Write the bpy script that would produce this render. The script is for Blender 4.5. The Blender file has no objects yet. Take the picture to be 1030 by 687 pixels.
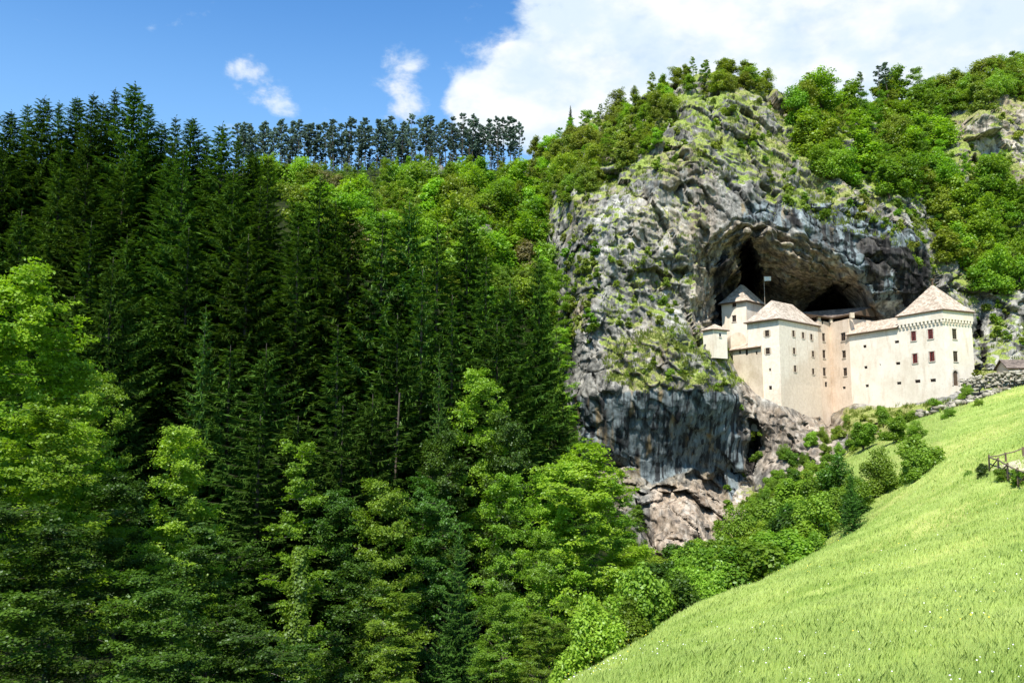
import bpy, math, random
import numpy as np
from mathutils import Vector, Matrix

R = math.radians
S = bpy.context.scene
COL = S.collection
rng = np.random.default_rng(7)
random.seed(7)

# ------------------------------------------------------------------ camera
PITCH = 7.0
FPX = 892.0
cam_d = bpy.data.cameras.new('camera')
cam_d.sensor_fit = 'HORIZONTAL'
cam_d.sensor_width = 36.0
cam_d.lens = FPX / 1030.0 * 36.0
cam_d.clip_start = 0.3
cam_d.clip_end = 12000
cam = bpy.data.objects.new('camera', cam_d)
COL.objects.link(cam)
cam.rotation_euler = (R(90 + PITCH), 0, 0)
cam.location = (0, 0, 0)
S.camera = cam

# ------------------------------------------------------------------ sun, sky, exposure
SUN_EL, SUN_AZ = 54.0, 199.0          # azimuth clockwise from +Y (the view direction)
sd = Vector((math.sin(R(SUN_AZ)) * math.cos(R(SUN_EL)), math.cos(R(SUN_AZ)) * math.cos(R(SUN_EL)), math.sin(R(SUN_EL))))
sun_d = bpy.data.lights.new('sun', 'SUN')
sun_d.energy = 4.6
sun_d.angle = R(0.5)
sun_d.color = (1.0, 0.955, 0.87)
sun = bpy.data.objects.new('sun', sun_d)
COL.objects.link(sun)
sun.location = (0, 0, 300)
sun.rotation_euler = (-sd).to_track_quat('-Z', 'Y').to_euler()
S.view_settings.view_transform = 'Standard'
S.view_settings.look = 'None'
S.view_settings.exposure = 0.82
S.view_settings.gamma = 1.0
S.view_settings.use_curve_mapping = False
S.cycles.max_bounces = 5
S.cycles.diffuse_bounces = 3
S.cycles.glossy_bounces = 2
S.cycles.transmission_bounces = 3
S.cycles.transparent_max_bounces = 4
S.cycles.caustics_reflective = False
S.cycles.caustics_refractive = False


def P(px, py, Y):
    """world point at depth Y seen at photo pixel (px, py); works on arrays"""
    xc = (np.asarray(px, float) - 515.0) / FPX
    yc = (343.5 - np.asarray(py, float)) / FPX
    c, s = math.cos(R(PITCH)), math.sin(R(PITCH))
    k = np.asarray(Y, float) / (c - yc * s)
    return np.stack(np.broadcast_arrays(xc * k, np.asarray(Y, float) + 0 * k, (s + yc * c) * k), -1)


def proj(p):
    p = np.asarray(p, float)
    c, s = math.cos(R(PITCH)), math.sin(R(PITCH))
    d = p[..., 1] * c + p[..., 2] * s
    u = -p[..., 1] * s + p[..., 2] * c
    return 515 + FPX * p[..., 0] / d, 343.5 - FPX * u / d


world = bpy.data.worlds.new("World")
S.world = world
world.use_nodes = True
nt = world.node_tree
nt.nodes.clear()


class N:
    """small node helper"""
    def __init__(s, tree): s.t = tree
    def n(s, typ, ins=None, **kw):
        nd = s.t.nodes.new(typ)
        for k, v in kw.items(): setattr(nd, k, v)
        for k, v in (ins or {}).items():
            sock = nd.inputs[k]
            if isinstance(v, bpy.types.NodeSocket): s.t.links.new(v, sock)
            else: sock.default_value = v
        return nd
    def math(s, op, a, b=0.0, c=0.0, clamp=False):
        nd = s.n('ShaderNodeMath', operation=op, use_clamp=clamp)
        for i, v in enumerate((a, b, c)):
            if isinstance(v, bpy.types.NodeSocket): s.t.links.new(v, nd.inputs[i])
            else: nd.inputs[i].default_value = v
        return nd.outputs[0]
    def ramp(s, f, a, b, c=0.0, d=1.0):
        nd = s.n('ShaderNodeMapRange', {'Value': f, 'From Min': a, 'From Max': b, 'To Min': c, 'To Max': d})
        nd.interpolation_type = 'SMOOTHSTEP'
        return nd.outputs[0]
    def mix(s, f, a, b):
        nd = s.n('ShaderNodeMix', data_type='RGBA')
        for k, v in ((0, f), (6, a), (7, b)):
            if isinstance(v, bpy.types.NodeSocket): s.t.links.new(v, nd.inputs[k])
            else: nd.inputs[k].default_value = v if k == 0 else (tuple(v) + (1,))[:4]
        return nd.outputs[2]
    def mul(s, a, col):
        nd = s.n('ShaderNodeMix', data_type='RGBA', blend_type='MULTIPLY')
        nd.inputs[0].default_value = 1
        for k, v in ((6, a), (7, col)):
            if isinstance(v, bpy.types.NodeSocket): s.t.links.new(v, nd.inputs[k])
            else: nd.inputs[k].default_value = (tuple(v) + (1,))[:4]
        return nd.outputs[2]
    def noise(s, vec, scale, detail=4, rough=.55, dist=0.0):
        nd = s.n('ShaderNodeTexNoise', {'Scale': scale, 'Detail': detail, 'Roughness': rough, 'Distortion': dist})
        if vec is not None: s.t.links.new(vec, nd.inputs['Vector'])
        return nd.outputs[0]
    def vscale(s, vec, v, off=(0, 0, 0)):
        nd = s.n('ShaderNodeMapping', {'Vector': vec, 'Scale': v, 'Location': off})
        return nd.outputs[0]
    def link(s, a, b): s.t.links.new(a, b)


w = N(nt)
sky = w.n('ShaderNodeTexSky', sky_type='NISHITA', sun_disc=False)
sky.sun_elevation = R(SUN_EL)
sky.sun_rotation = R(SUN_AZ)
sky.altitude = 600
sky.air_density = 1.0
sky.dust_density = 1.7
sky.ozone_density = 3.0
skyc = w.mul(sky.outputs[0], (0.74, 1.30, 1.66))
tc = w.n('ShaderNodeTexCoord').outputs['Generated']
dirv = w.n('ShaderNodeVectorMath', {0: tc}, operation='NORMALIZE').outputs[0]
nz1 = w.noise(w.vscale(dirv, (1, 1, 1.5)), 7.0, 9, .58, .25)
nz2 = w.noise(w.vscale(dirv, (1, 1, 1.6), (3, 1, 7)), 22.0, 7, .6, .15)


def blob(px, py, rad, flat=1.0):
    d = Vector(P(px, py, 1.0)).normalized()
    sub = w.n('ShaderNodeVectorMath', {0: dirv, 1: tuple(d)}, operation='SUBTRACT').outputs[0]
    sc = w.n('ShaderNodeVectorMath', {0: sub, 1: (1, 1, flat)}, operation='MULTIPLY').outputs[0]
    ln = w.n('ShaderNodeVectorMath', {0: sc}, operation='LENGTH').outputs['Value']
    return w.ramp(ln, rad, rad * .15)


def vmax(lst):
    a = lst[0]
    for b in lst[1:]: a = w.math('MAXIMUM', a, b)
    return a


big = vmax([blob(560, 88, .13, 1.3), blob(660, 40, .20, 1.2), blob(620, 0, .15), blob(800, 20, .26), blob(980, 10, .30), blob(1150, 40, .4),
            blob(500, 108, .075, 1.2)])
small = vmax([blob(404, 88, .052, .8), blob(407, 112, .045), blob(254, 78, .055, 1.8), blob(270, 95, .04, 1.4), blob(284, 111, .03, 1.4),
              blob(240, 70, .03, 1.6)])
away = w.ramp(w.noise(w.vscale(dirv, (1, 1, 2.2), (11, 4, 2)), 3.2, 8, .6), .56, .70)       # clouds round the rest of the sky
front = w.ramp(w.n('ShaderNodeSeparateXYZ', {0: dirv}).outputs['Y'], .35, .1)
cl = w.math('ADD', w.math('MULTIPLY', big, 1.25), w.math('MULTIPLY', w.math('SUBTRACT', nz1, .5), 1.6))
cl = w.math('ADD', cl, w.math('MULTIPLY', w.math('SUBTRACT', nz2, .5), .7))
m_big = w.ramp(cl, .30, .66)
cs = w.math('ADD', w.math('MULTIPLY', small, 1.0), w.math('MULTIPLY', w.math('SUBTRACT', nz2, .5), 4.2))
m_small = w.math('MULTIPLY', w.ramp(cs, .55, 1.9), .9)
mask = w.math('MAXIMUM', w.math('MAXIMUM', m_big, m_small), w.math('MULTIPLY', away, front))
shade = w.ramp(w.noise(w.vscale(dirv, (1, 1, 1.7), (5, 2, 1)), 10.0, 6, .55), .40, .62)
hz_ = w.ramp(w.n('ShaderNodeSeparateXYZ', {0: dirv}).outputs['Z'], .50, .22, 0, .42)
skyc = w.mix(hz_, skyc, (3.6, 6.0, 8.4))
ccol = w.mix(shade, (5.2, 6.1, 7.0), (6.9, 7.1, 7.3))
thin = w.math('MULTIPLY', mask, w.ramp(nz2, .2, .55, .78, 1.0))
out_c = w.mix(thin, skyc, ccol)
bg = w.n('ShaderNodeBackground', {'Color': out_c, 'Strength': 0.085})
wo = w.n('ShaderNodeOutputWorld')
w.link(bg.outputs[0], wo.inputs[0])

# ------------------------------------------------------------------ noise
_pr = np.random.default_rng(3)
_perm = _pr.permutation(256)
_perm = np.concatenate([_perm, _perm])
_grad = _pr.normal(size=(256, 3))
_grad /= np.linalg.norm(_grad, axis=1)[:, None]


def perlin(p):
    p = np.asarray(p, float)
    i = np.floor(p).astype(int)
    f = p - i
    u = f * f * f * (f * (f * 6 - 15) + 10)
    i &= 255
    out = 0
    for dx in (0, 1):
        for dy in (0, 1):
            for dz in (0, 1):
                h = _perm[_perm[_perm[(i[:, 0] + dx) & 255] + ((i[:, 1] + dy) & 255)] + ((i[:, 2] + dz) & 255)]
                g = _grad[h]
                d = g[:, 0] * (f[:, 0] - dx) + g[:, 1] * (f[:, 1] - dy) + g[:, 2] * (f[:, 2] - dz)
                wgt = (u[:, 0] if dx else 1 - u[:, 0]) * (u[:, 1] if dy else 1 - u[:, 1]) * (u[:, 2] if dz else 1 - u[:, 2])
                out = out + d * wgt
    return out * 1.5


def fbm(p, o=4, g=.5):
    a, s, t = 1.0, 0, 0
    for k in range(o):
        s = s + a * perlin(p * 2 ** k + 17.3 * k); t += a; a *= g
    return s / t


def ridged(p, o=4, g=.5):
    a, s, t = 1.0, 0, 0
    for k in range(o):
        s = s + a * (1 - 2 * np.abs(perlin(p * 2 ** k + 9.1 * k))); t += a; a *= g
    return s / t


def rbf(pts, vals, q, chunk=40000):
    pts = np.asarray(pts, float); vals = np.asarray(vals, float)
    n, d = pts.shape
    K = np.linalg.norm(pts[:, None] - pts[None], axis=-1) + 1e-6 * np.eye(n)
    Pm = np.hstack([np.ones((n, 1)), pts])
    A = np.block([[K, Pm], [Pm.T, np.zeros((d + 1, d + 1))]])
    sol = np.linalg.lstsq(A, np.concatenate([vals, np.zeros(d + 1)]), rcond=None)[0]
    out = np.empty(len(q))
    for a in range(0, len(q), chunk):
        c = q[a:a + chunk]
        out[a:a + chunk] = np.linalg.norm(c[:, None] - pts[None], axis=-1) @ sol[:n] + sol[n] + c @ sol[n + 1:]
    return out


def poly_sd(px, py, poly):
    """signed distance to a polygon in photo pixels: positive inside"""
    poly = np.asarray(poly, float)
    inside = np.zeros(px.shape, bool); dmin = np.full(px.shape, 1e9)
    for (x0, y0), (x1, y1) in zip(poly, np.roll(poly, -1, 0)):
        dx, dy = x1 - x0, y1 - y0
        t = np.clip(((px - x0) * dx + (py - y0) * dy) / (dx * dx + dy * dy + 1e-9), 0, 1)
        dmin = np.minimum(dmin, np.hypot(px - x0 - t * dx, py - y0 - t * dy))
        if dy != 0:
            c = ((y0 > py) != (y1 > py)) & (px < dx * (py - y0) / dy + x0)
            inside ^= c
    return np.where(inside, dmin, -dmin)


def sstep(a, b, x):
    t = np.clip((x - a) / (b - a), 0, 1)
    return t * t * (3 - 2 * t)


# ------------------------------------------------------------------ mesh helpers
def np_mesh(name, verts, faces, mats=(), smooth=False, mat_idx=None):
    """faces: (n,k) int array or a list of such arrays"""
    me = bpy.data.meshes.new(name)
    if not isinstance(faces, list): faces = [faces]
    faces = [np.asarray(f, np.int32) for f in faces if len(f)]
    me.vertices.add(len(verts))
    me.vertices.foreach_set('co', np.asarray(verts, np.float32).ravel())
    loops = np.concatenate([f.ravel() for f in faces])
    tot = np.concatenate([np.full(len(f), f.shape[1], np.int32) for f in faces])
    me.loops.add(len(loops))
    me.loops.foreach_set('vertex_index', loops)
    me.polygons.add(len(tot))
    me.polygons.foreach_set('loop_start', np.concatenate([[0], np.cumsum(tot)[:-1]]).astype(np.int32))
    for m in mats: me.materials.append(m)
    me.update(calc_edges=True)
    if smooth: me.polygons.foreach_set('use_smooth', np.ones(len(tot), bool))
    if mat_idx is not None: me.polygons.foreach_set('material_index', np.asarray(mat_idx, np.int32))
    return me


def link(name, data, parent=None, label=None, cat=None, group=None, kind=None):
    o = bpy.data.objects.new(name, data)
    COL.objects.link(o)
    if parent is not None: o.parent = parent
    for k, v in (('label', label), ('category', cat), ('group', group), ('kind', kind)):
        if v: o[k] = v
    return o


def empty(name, loc, label, cat, group=None, rz=0.0, sc=1.0):
    o = link(name, None, None, label, cat, group)
    o.location = loc
    o.rotation_euler = (0, 0, rz)
    o.scale = (sc, sc, sc) if not hasattr(sc, '__len__') else sc
    o.empty_display_size = 1
    return o


class MB:
    """collects polygons with material slots"""
    def __init__(s): s.v = []; s.f = []; s.m = []
    def poly(s, pts, m=0):
        b = len(s.v); s.v += [tuple(p) for p in pts]; s.f.append(list(range(b, b + len(pts)))); s.m.append(m)
    def box(s, c, size, m=0, rot=None):
        hx, hy, hz = [k / 2 for k in size]
        pts = [Vector((x, y, z)) for z in (-hz, hz) for x, y in ((-hx, -hy), (hx, -hy), (hx, hy), (-hx, hy))]
        if rot is not None: pts = [rot @ p for p in pts]
        pts = [p + Vector(c) for p in pts]
        b = len(s.v); s.v += [tuple(p) for p in pts]
        for f in ((3, 2, 1, 0), (4, 5, 6, 7), (0, 1, 5, 4), (1, 2, 6, 5), (2, 3, 7, 6), (3, 0, 4, 7)):
            s.f.append([b + k for k in f]); s.m.append(m)
    def build(s, name, mats, parent=None, smooth=False, **kw):
        me = bpy.data.meshes.new(name)
        me.from_pydata(s.v, [], s.f)
        for m in mats: me.materials.append(m)
        me.polygons.foreach_set('material_index', s.m)
        if smooth: me.polygons.foreach_set('use_smooth', [True] * len(s.f))
        me.update()
        return link(name, me, parent, **kw)


def tubes(paths, sides=5):
    """paths: list of (points (n,3), radii (n)) -> verts, quad faces"""
    V, F = [], []
    b = 0
    ang = np.linspace(0, 2 * math.pi, sides, endpoint=False)
    for pts, rad in paths:
        pts = np.asarray(pts, float); n = len(pts)
        d = np.gradient(pts, axis=0); d /= np.linalg.norm(d, axis=1)[:, None] + 1e-9
        ref = np.array([0, 0, 1.0]) if abs(d[0, 2]) < .8 else np.array([1.0, 0, 0])
        u = np.cross(d, ref); u /= np.linalg.norm(u, axis=1)[:, None] + 1e-9
        v = np.cross(d, u)
        ring = pts[:, None] + (np.cos(ang)[None, :, None] * u[:, None] + np.sin(ang)[None, :, None] * v[:, None]) * np.asarray(rad)[:, None, None]
        V.append(ring.reshape(-1, 3))
        i = np.arange(n - 1)[:, None] * sides; j = np.arange(sides)[None]
        jn = (j + 1) % sides
        F.append(np.stack([b + i + j, b + i + jn, b + i + sides + jn, b + i + sides + j], -1).reshape(-1, 4))
        b += n * sides
    return np.concatenate(V), np.concatenate(F)


# ------------------------------------------------------------------ materials
def new_mat(name):
    m = bpy.data.materials.new(name)
    m.use_nodes = True
    m.node_tree.nodes.clear()
    return m, N(m.node_tree)


def finish(m, k, col, rough=.85, bump=None, strength=.4, dist=.1, spec=.25):
    b = k.n('ShaderNodeBsdfPrincipled', {'Roughness': rough, 'Specular IOR Level': spec})
    if isinstance(col, bpy.types.NodeSocket): k.link(col, b.inputs['Base Color'])
    else: b.inputs['Base Color'].default_value = tuple(col) + (1,)
    if bump is not None:
        bp = k.n('ShaderNodeBump', {'Height': bump, 'Strength': strength, 'Distance': dist})
        k.link(bp.outputs[0], b.inputs['Normal'])
    o = k.n('ShaderNodeOutputMaterial')
    k.link(b.outputs[0], o.inputs[0])
    return m


def geo_pos(k): return k.n('ShaderNodeNewGeometry').outputs['Position']


def plain(name, col, rough=.8, var=.25, scale=.8, bump=.3, spec=.25):
    m, k = new_mat(name)
    p = geo_pos(k)
    n = k.noise(p, scale, 5, .6)
    n2 = k.noise(p, scale * 7, 3, .6)
    f = k.math('ADD', k.math('MULTIPLY', n, .7), k.math('MULTIPLY', n2, .3))
    c = k.mix(k.ramp(f, .3, .7), tuple(v * (1 - var) for v in col), tuple(min(1, v * (1 + var)) for v in col))
    return finish(m, k, c, rough, n2, bump, .05, spec)


def leaf_mat(name, dark, light, trans=.35, hue=.03, spec=.02, vfreq=.35):
    """leaves: random per leaf, per tree, and in drifts through the crown"""
    m, k = new_mat(name)
    geo = k.n('ShaderNodeNewGeometry')
    oi = k.n('ShaderNodeObjectInfo')
    isl = geo.outputs['Random Per Island']
    nz = k.noise(geo.outputs['Position'], vfreq, 3, .6)
    f = k.math('ADD', k.math('MULTIPLY', isl, .32), k.math('MULTIPLY', k.ramp(nz, .3, .7), .48))
    f = k.math('ADD', f, k.math('MULTIPLY', oi.outputs['Random'], .25), clamp=True)
    c = k.mix(f, dark, light)
    hs = k.n('ShaderNodeHueSaturation', {'Color': c, 'Hue': k.ramp(oi.outputs['Random'], 0, 1, .5 - hue * 1.2, .5 + hue * .25), 'Value': k.ramp(k.math('FRACT', k.math('MULTIPLY', oi.outputs['Random'], 7.13)), 0, 1, .78, 1.2)})
    col = hs.outputs[0]
    d = k.n('ShaderNodeBsdfDiffuse', {'Color': col})
    tcol = k.mul(col, (1.25, 1.35, .45))
    t = k.n('ShaderNodeBsdfTranslucent', {'Color': tcol})
    mx = k.n('ShaderNodeMixShader', {0: trans}); k.link(d.outputs[0], mx.inputs[1]); k.link(t.outputs[0], mx.inputs[2])
    g = k.n('ShaderNodeBsdfGlossy', {'Color': (.8, .9, .8, 1), 'Roughness': .45})
    m2 = k.n('ShaderNodeMixShader', {0: spec}); k.link(mx.outputs[0], m2.inputs[1]); k.link(g.outputs[0], m2.inputs[2])
    o = k.n('ShaderNodeOutputMaterial'); k.link(m2.outputs[0], o.inputs[0])
    return m


def plaster(name, a, b, stain=(.42, .32, .22)):
    m, k = new_mat(name)
    p = geo_pos(k)
    n = k.noise(p, .22, 6, .62, .3)
    n2 = k.noise(p, 1.6, 5, .65)
    st = k.noise(k.vscale(p, (1, 1, .22)), .7, 6, .65)
    c = k.mix(k.ramp(k.math('ADD', k.math('MULTIPLY', n, .6), k.math('MULTIPLY', n2, .4)), .34, .62), a, b)
    c = k.mix(k.math('MULTIPLY', k.ramp(st, .50, .72), .5), c, stain)
    c = k.mix(k.math('MULTIPLY', k.ramp(n2, .58, .72), .5), c, stain)
    return finish(m, k, c, .92, n2, .35, .06, .15)


def shingle(name, a, b):
    m, k = new_mat(name)
    p = geo_pos(k)
    n = k.noise(p, .5, 5, .65)
    row = k.n('ShaderNodeTexWave', {'Vector': p, 'Scale': .9, 'Distortion': .6, 'Detail': 2.0}, bands_direction='Z').outputs[1]
    v = k.n('ShaderNodeTexVoronoi', {'Vector': k.vscale(p, (1, 1, 1.6)), 'Scale': 1.9}).outputs['Color']
    vv = k.n('ShaderNodeSeparateColor', {0: v}).outputs[0]
    f = k.math('ADD', k.math('MULTIPLY', n, .55), k.math('MULTIPLY', vv, .35))
    f = k.math('ADD', f, k.math('MULTIPLY', row, .12))
    return finish(m, k, k.mix(k.ramp(f, .25, .8), a, b), .9, f, .6, .1, .15)


def palace_plaster():
    m, k = new_mat('palace_plaster')
    p = geo_pos(k)
    n = k.noise(p, .22, 6, .62, .3); n2 = k.noise(p, 1.6, 5, .65); st = k.noise(k.vscale(p, (1, 1, .13)), 1.1, 5, .6)
    c = k.mix(k.ramp(n2, .30, .70), (.65, .56, .45), (.77, .68, .56))
    c = k.mix(k.math('MULTIPLY', k.ramp(st, .50, .72), .5), c, (.47, .35, .25))
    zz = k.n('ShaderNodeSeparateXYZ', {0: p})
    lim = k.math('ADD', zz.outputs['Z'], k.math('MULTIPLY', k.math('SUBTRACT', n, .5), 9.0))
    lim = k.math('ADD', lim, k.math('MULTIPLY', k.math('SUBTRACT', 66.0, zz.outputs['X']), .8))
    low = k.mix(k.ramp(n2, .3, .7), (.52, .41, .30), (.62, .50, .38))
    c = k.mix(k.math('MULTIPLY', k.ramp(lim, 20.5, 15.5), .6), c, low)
    return finish(m, k, c, .92, n2, .35, .06, .15)


M = {}
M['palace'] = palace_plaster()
M['plaster_white'] = plaster('white_plaster', (.65, .56, .44), (.79, .70, .58), (.48, .35, .24))
M['plaster_warm'] = plaster('warm_plaster', (.55, .43, .32), (.70, .58, .46), (.40, .29, .19))
M['plaster_beige'] = plaster('beige_plaster', (.45, .36, .26), (.62, .52, .40), (.33, .25, .17))
M['shingle'] = shingle('weathered_shingle', (.27, .21, .155), (.57, .46, .36))
M['shingle_grey'] = shingle('grey_shingle', (.26, .21, .165), (.56, .47, .385))
M['shingle_dark'] = shingle('dark_shingle', (.09, .07, .06), (.22, .17, .14))
M['wood'] = plain('dark_wood', (.10, .065, .04), .8, .3, 2)
M['red_wood'] = plain('red_brown_shutter', (.16, .035, .03), .6, .3, 3)
M['glass'] = plain('dark_glass', (.02, .02, .022), .15, .3, 2, 0, .5)
M['hole'] = plain('dark_opening', (.025, .018, .014), .9, .3, 2)
M['stone'] = plain('pale_stone', (.52, .45, .37), .9, .25, 1.2)
M['fence'] = plain('weathered_timber', (.13, .09, .06), .85, .35, 3)
M['wire'] = plain('rail_timber', (.16, .12, .08), .85, .3, 3)
M['flag'] = plain('white_flag_cloth', (.75, .74, .72), .9, .05, 2)
M['bark'] = plain('grey_brown_bark', (.075, .06, .045), .95, .4, 3)
M['bark_pale'] = plain('pale_bark', (.15, .14, .12), .95, .4, 3)
M['spruce'] = leaf_mat('spruce_needles', (.022, .055, .009), (.085, .165, .025), .22, .012, .0, .25)
M['spruce_light'] = leaf_mat('fresh_spruce_needles', (.028, .075, .010), (.09, .19, .028), .22, .012, .012, .3)
M['pine'] = leaf_mat('hazy_pine_needles', (.07, .12, .10), (.16, .22, .17), .3, .012, .01, .2)  # distance haze mixed into the needle colour: paler and bluish
M['leaf_lime'] = leaf_mat('bright_lime_leaves', (.105, .22, .012), (.27, .45, .032), .47, .018, .02, .3)
M['leaf_bush'] = leaf_mat('bright_bush_leaves', (.10, .19, .014), (.26, .41, .04), .45, .02, .02, .4)
M['leaf_mid'] = leaf_mat('mid_green_leaves', (.065, .155, .010), (.20, .35, .028), .46, .02, .02, .3)
M['leaf_deep'] = leaf_mat('deep_green_shade_leaves', (.018, .058, .005), (.07, .15, .013), .36, .02, .02, .3)  # deep green, darkened to paint the shade between and under the crowns
M['leaf_yellow'] = leaf_mat('yellow_green_leaves', (.13, .18, .022), (.28, .36, .05), .4, .02, .02, .4)
M['leaf_hill'] = leaf_mat('hillside_leaves', (.10, .18, .016), (.25, .37, .04), .45, .03, .02, .12)
M['leaf_russet'] = leaf_mat('russet_leaves', (.12, .11, .04), (.24, .22, .09), .35, .02, .02, .3)


def rock_material():
    m, k = new_mat('limestone')
    geo = k.n('ShaderNodeNewGeometry')
    p = geo.outputs['Position']
    at = k.n('ShaderNodeAttribute', attribute_name='mask')
    sep = k.n('ShaderNodeSeparateColor', {0: at.outputs['Color']})
    stain, warm, veg = sep.outputs[0], sep.outputs[1], sep.outputs[2]
    at2 = k.n('ShaderNodeAttribute', attribute_name='mask2')
    sep2 = k.n('ShaderNodeSeparateColor', {0: at2.outputs['Color']})
    dark_rock_and_shade, pale, brown = sep2.outputs[0], sep2.outputs[1], sep2.outputs[2]
    big_ = k.noise(p, .05, 6, .62, .15)
    mid = k.noise(k.vscale(p, (1, 1, .5)), .42, 8, .72, .08)
    fine = k.noise(p, 1.9, 5, .7)
    c = k.mix(k.ramp(mid, .36, .64), (.085, .083, .075), (.34, .32, .28))
    c = k.mix(k.math('MULTIPLY', k.ramp(big_, .48, .62), .6), c, (.33, .25, .145))
    c = k.mix(k.math('MULTIPLY', k.ramp(fine, .58, .74), .5), c, (.56, .54, .49))
    c = k.mix(k.math('MULTIPLY', k.ramp(fine, .46, .30), .6), c, (.075, .075, .07))
    c = k.mix(k.math('MULTIPLY', pale, k.ramp(mid, .3, .6)), c, (.68, .64, .57))
    wc = k.mix(k.ramp(mid, .35, .65), (.26, .19, .135), (.56, .44, .33))
    c = k.mix(k.math('MULTIPLY', warm, .8), c, wc)
    bc = k.mix(k.ramp(k.noise(k.vscale(p, (1, 1, .25)), .6, 6, .65, .5), .38, .62), (.085, .065, .045), (.46, .37, .26))
    c = k.mix(k.math('MULTIPLY', brown, .9), c, bc)
    chip = k.n('ShaderNodeTexVoronoi', {'Vector': k.n('ShaderNodeVectorMath', {0: k.vscale(p, (1, .8, .4), (2, 5, 1)), 1: k.n('ShaderNodeTexNoise', {'Vector': p, 'Scale': 1.1, 'Detail': 4.0}).outputs['Color']}, operation='ADD').outputs[0], 'Scale': 1.3, 'Randomness': 1.0}).outputs['Color']
    ch = k.n('ShaderNodeSeparateColor', {0: chip}).outputs[0]
    c = k.mix(k.math('MULTIPLY', k.ramp(ch, .55, .95), .2), c, (.58, .56, .51))
    c = k.mix(k.math('MULTIPLY', k.ramp(ch, .42, .05), .3), c, (.085, .085, .078))
    val = k.ramp(k.noise(k.vscale(p, (1, 1, .45), (4, 4, 4)), .11, 4, .55), .36, .62)
    c = k.mix(k.math('MULTIPLY', k.math('SUBTRACT', 1.0, val), .55), c, k.mul(c, (.42, .42, .42)))
    lng = k.noise(k.vscale(p, (1, .7, .05), (8, 1, 2)), .34, 6, .62, .1)
    c = k.mix(k.math('MULTIPLY', k.ramp(lng, .54, .63), .6), c, (.055, .055, .055))
    c = k.mix(k.math('MULTIPLY', k.ramp(lng, .42, .35), .4), c, (.52, .49, .43))
    # water streaks running down the bare face
    s1 = k.noise(k.vscale(p, (1, .5, .025)), .55, 6, .62, .1)
    s2 = k.noise(k.vscale(p, (1, .5, .018), (7, 3, 0)), .8, 5, .6, .06)
    s3 = k.noise(k.vscale(p, (1, .5, .03), (17, 3, 0)), .35, 4, .55, .1)
    sc_ = k.mix(k.ramp(s1, .36, .58), (.03, .034, .036), (.18, .21, .215))
    sc_ = k.mix(k.math('MULTIPLY', k.ramp(s2, .51, .59), .9), sc_, (.016, .016, .018))
    sc_ = k.mix(k.math('MULTIPLY', k.ramp(s3, .56, .66), .75), sc_, (.26, .19, .10))
    sc_ = k.mix(k.math('MULTIPLY', k.ramp(s2, .40, .33), .7), sc_, (.34, .37, .37))
    c = k.mix(k.ramp(k.math('ADD', stain, k.math('MULTIPLY', k.math('SUBTRACT', mid, .5), .5)), .35, .6), c, sc_)
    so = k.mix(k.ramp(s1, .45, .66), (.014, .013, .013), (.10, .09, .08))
    c = k.mix(k.ramp(k.math('ADD', dark_rock_and_shade, k.math('MULTIPLY', k.math('SUBTRACT', s1, .5), 1.1)), .4, .65), c, so)  # near-black tone: painted shade of the recesses and dark rock
    wk = k.noise(k.vscale(p, (1, .7, .16), (3, 9, 2)), .8, 6, .65, .5)
    c = k.mix(k.math('MULTIPLY', k.ramp(wk, .50, .64), .62), c, (.045, .045, .042))
    # grass and moss on ledges
    nzn = k.n('ShaderNodeSeparateXYZ', {0: geo.outputs['Normal']}).outputs['Z']
    up = k.math('ADD', k.math('MULTIPLY', nzn, .55), k.math('MULTIPLY', k.math('SUBTRACT', k.noise(p, .22, 7, .68, .4), .5), 3.0))
    gm = k.math('MULTIPLY', k.ramp(k.math('ADD', up, k.math('MULTIPLY', veg, .7)), .70, .95), k.ramp(veg, .02, .3))
    gc = k.mix(k.ramp(fine, .35, .65), (.10, .14, .025), (.27, .33, .07))
    gc = k.mix(k.ramp(big_, .4, .6), gc, k.mix(k.ramp(fine, .4, .6), (.12, .15, .03), (.30, .28, .11)))
    c = k.mix(gm, c, gc)
    h = k.math('ADD', k.math('MULTIPLY', mid, .8), k.math('MULTIPLY', fine, .35))
    return finish(m, k, c, .95, h, .8, .4, .12)


M['rock'] = rock_material()


def ground_material():
    m, k = new_mat('meadow_and_forest_floor')
    p = geo_pos(k)
    at = k.n('ShaderNodeAttribute', attribute_name='meadow')
    n1 = k.noise(p, .06, 5, .6)
    n2 = k.noise(k.vscale(p, (1.0, .5, 1)), .8, 6, .7)
    n3 = k.noise(p, 6, 4, .7)
    g = k.mix(k.ramp(n2, .3, .7), (.21, .29, .055), (.34, .41, .11))
    g = k.mix(k.math('MULTIPLY', k.ramp(n1, .42, .62), .8), g, (.42, .42, .13))
    g = k.mix(k.math('MULTIPLY', k.ramp(k.noise(p, .16, 5, .65), .60, .70), .55), g, (.22, .20, .09))
    g = k.mix(k.math('MULTIPLY', k.ramp(n3, .5, .75), .35), g, (.11, .19, .025))
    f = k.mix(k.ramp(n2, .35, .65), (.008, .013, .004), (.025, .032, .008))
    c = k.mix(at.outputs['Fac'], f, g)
    return finish(m, k, c, .95, k.math('ADD', n2, k.math('MULTIPLY', n3, .3)), .5, .12, .1)


M['ground'] = ground_material()
M['grass'] = leaf_mat('meadow_grass', (.19, .30, .055), (.48, .55, .20), .38, .012, .01, .11)
M['grass_dry'] = leaf_mat('ledge_grass', (.10, .14, .02), (.26, .31, .06), .3, .01, .02, .18)
M['petal_white'] = plain('white_petals', (.80, .80, .76), .8, .05, 2, 0)
M['petal_yellow'] = plain('yellow_petals', (.75, .60, .05), .8, .1, 2, 0)
M['track'] = plain('pale_track_gravel', (.50, .43, .30), .95, .3, 2)

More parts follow.
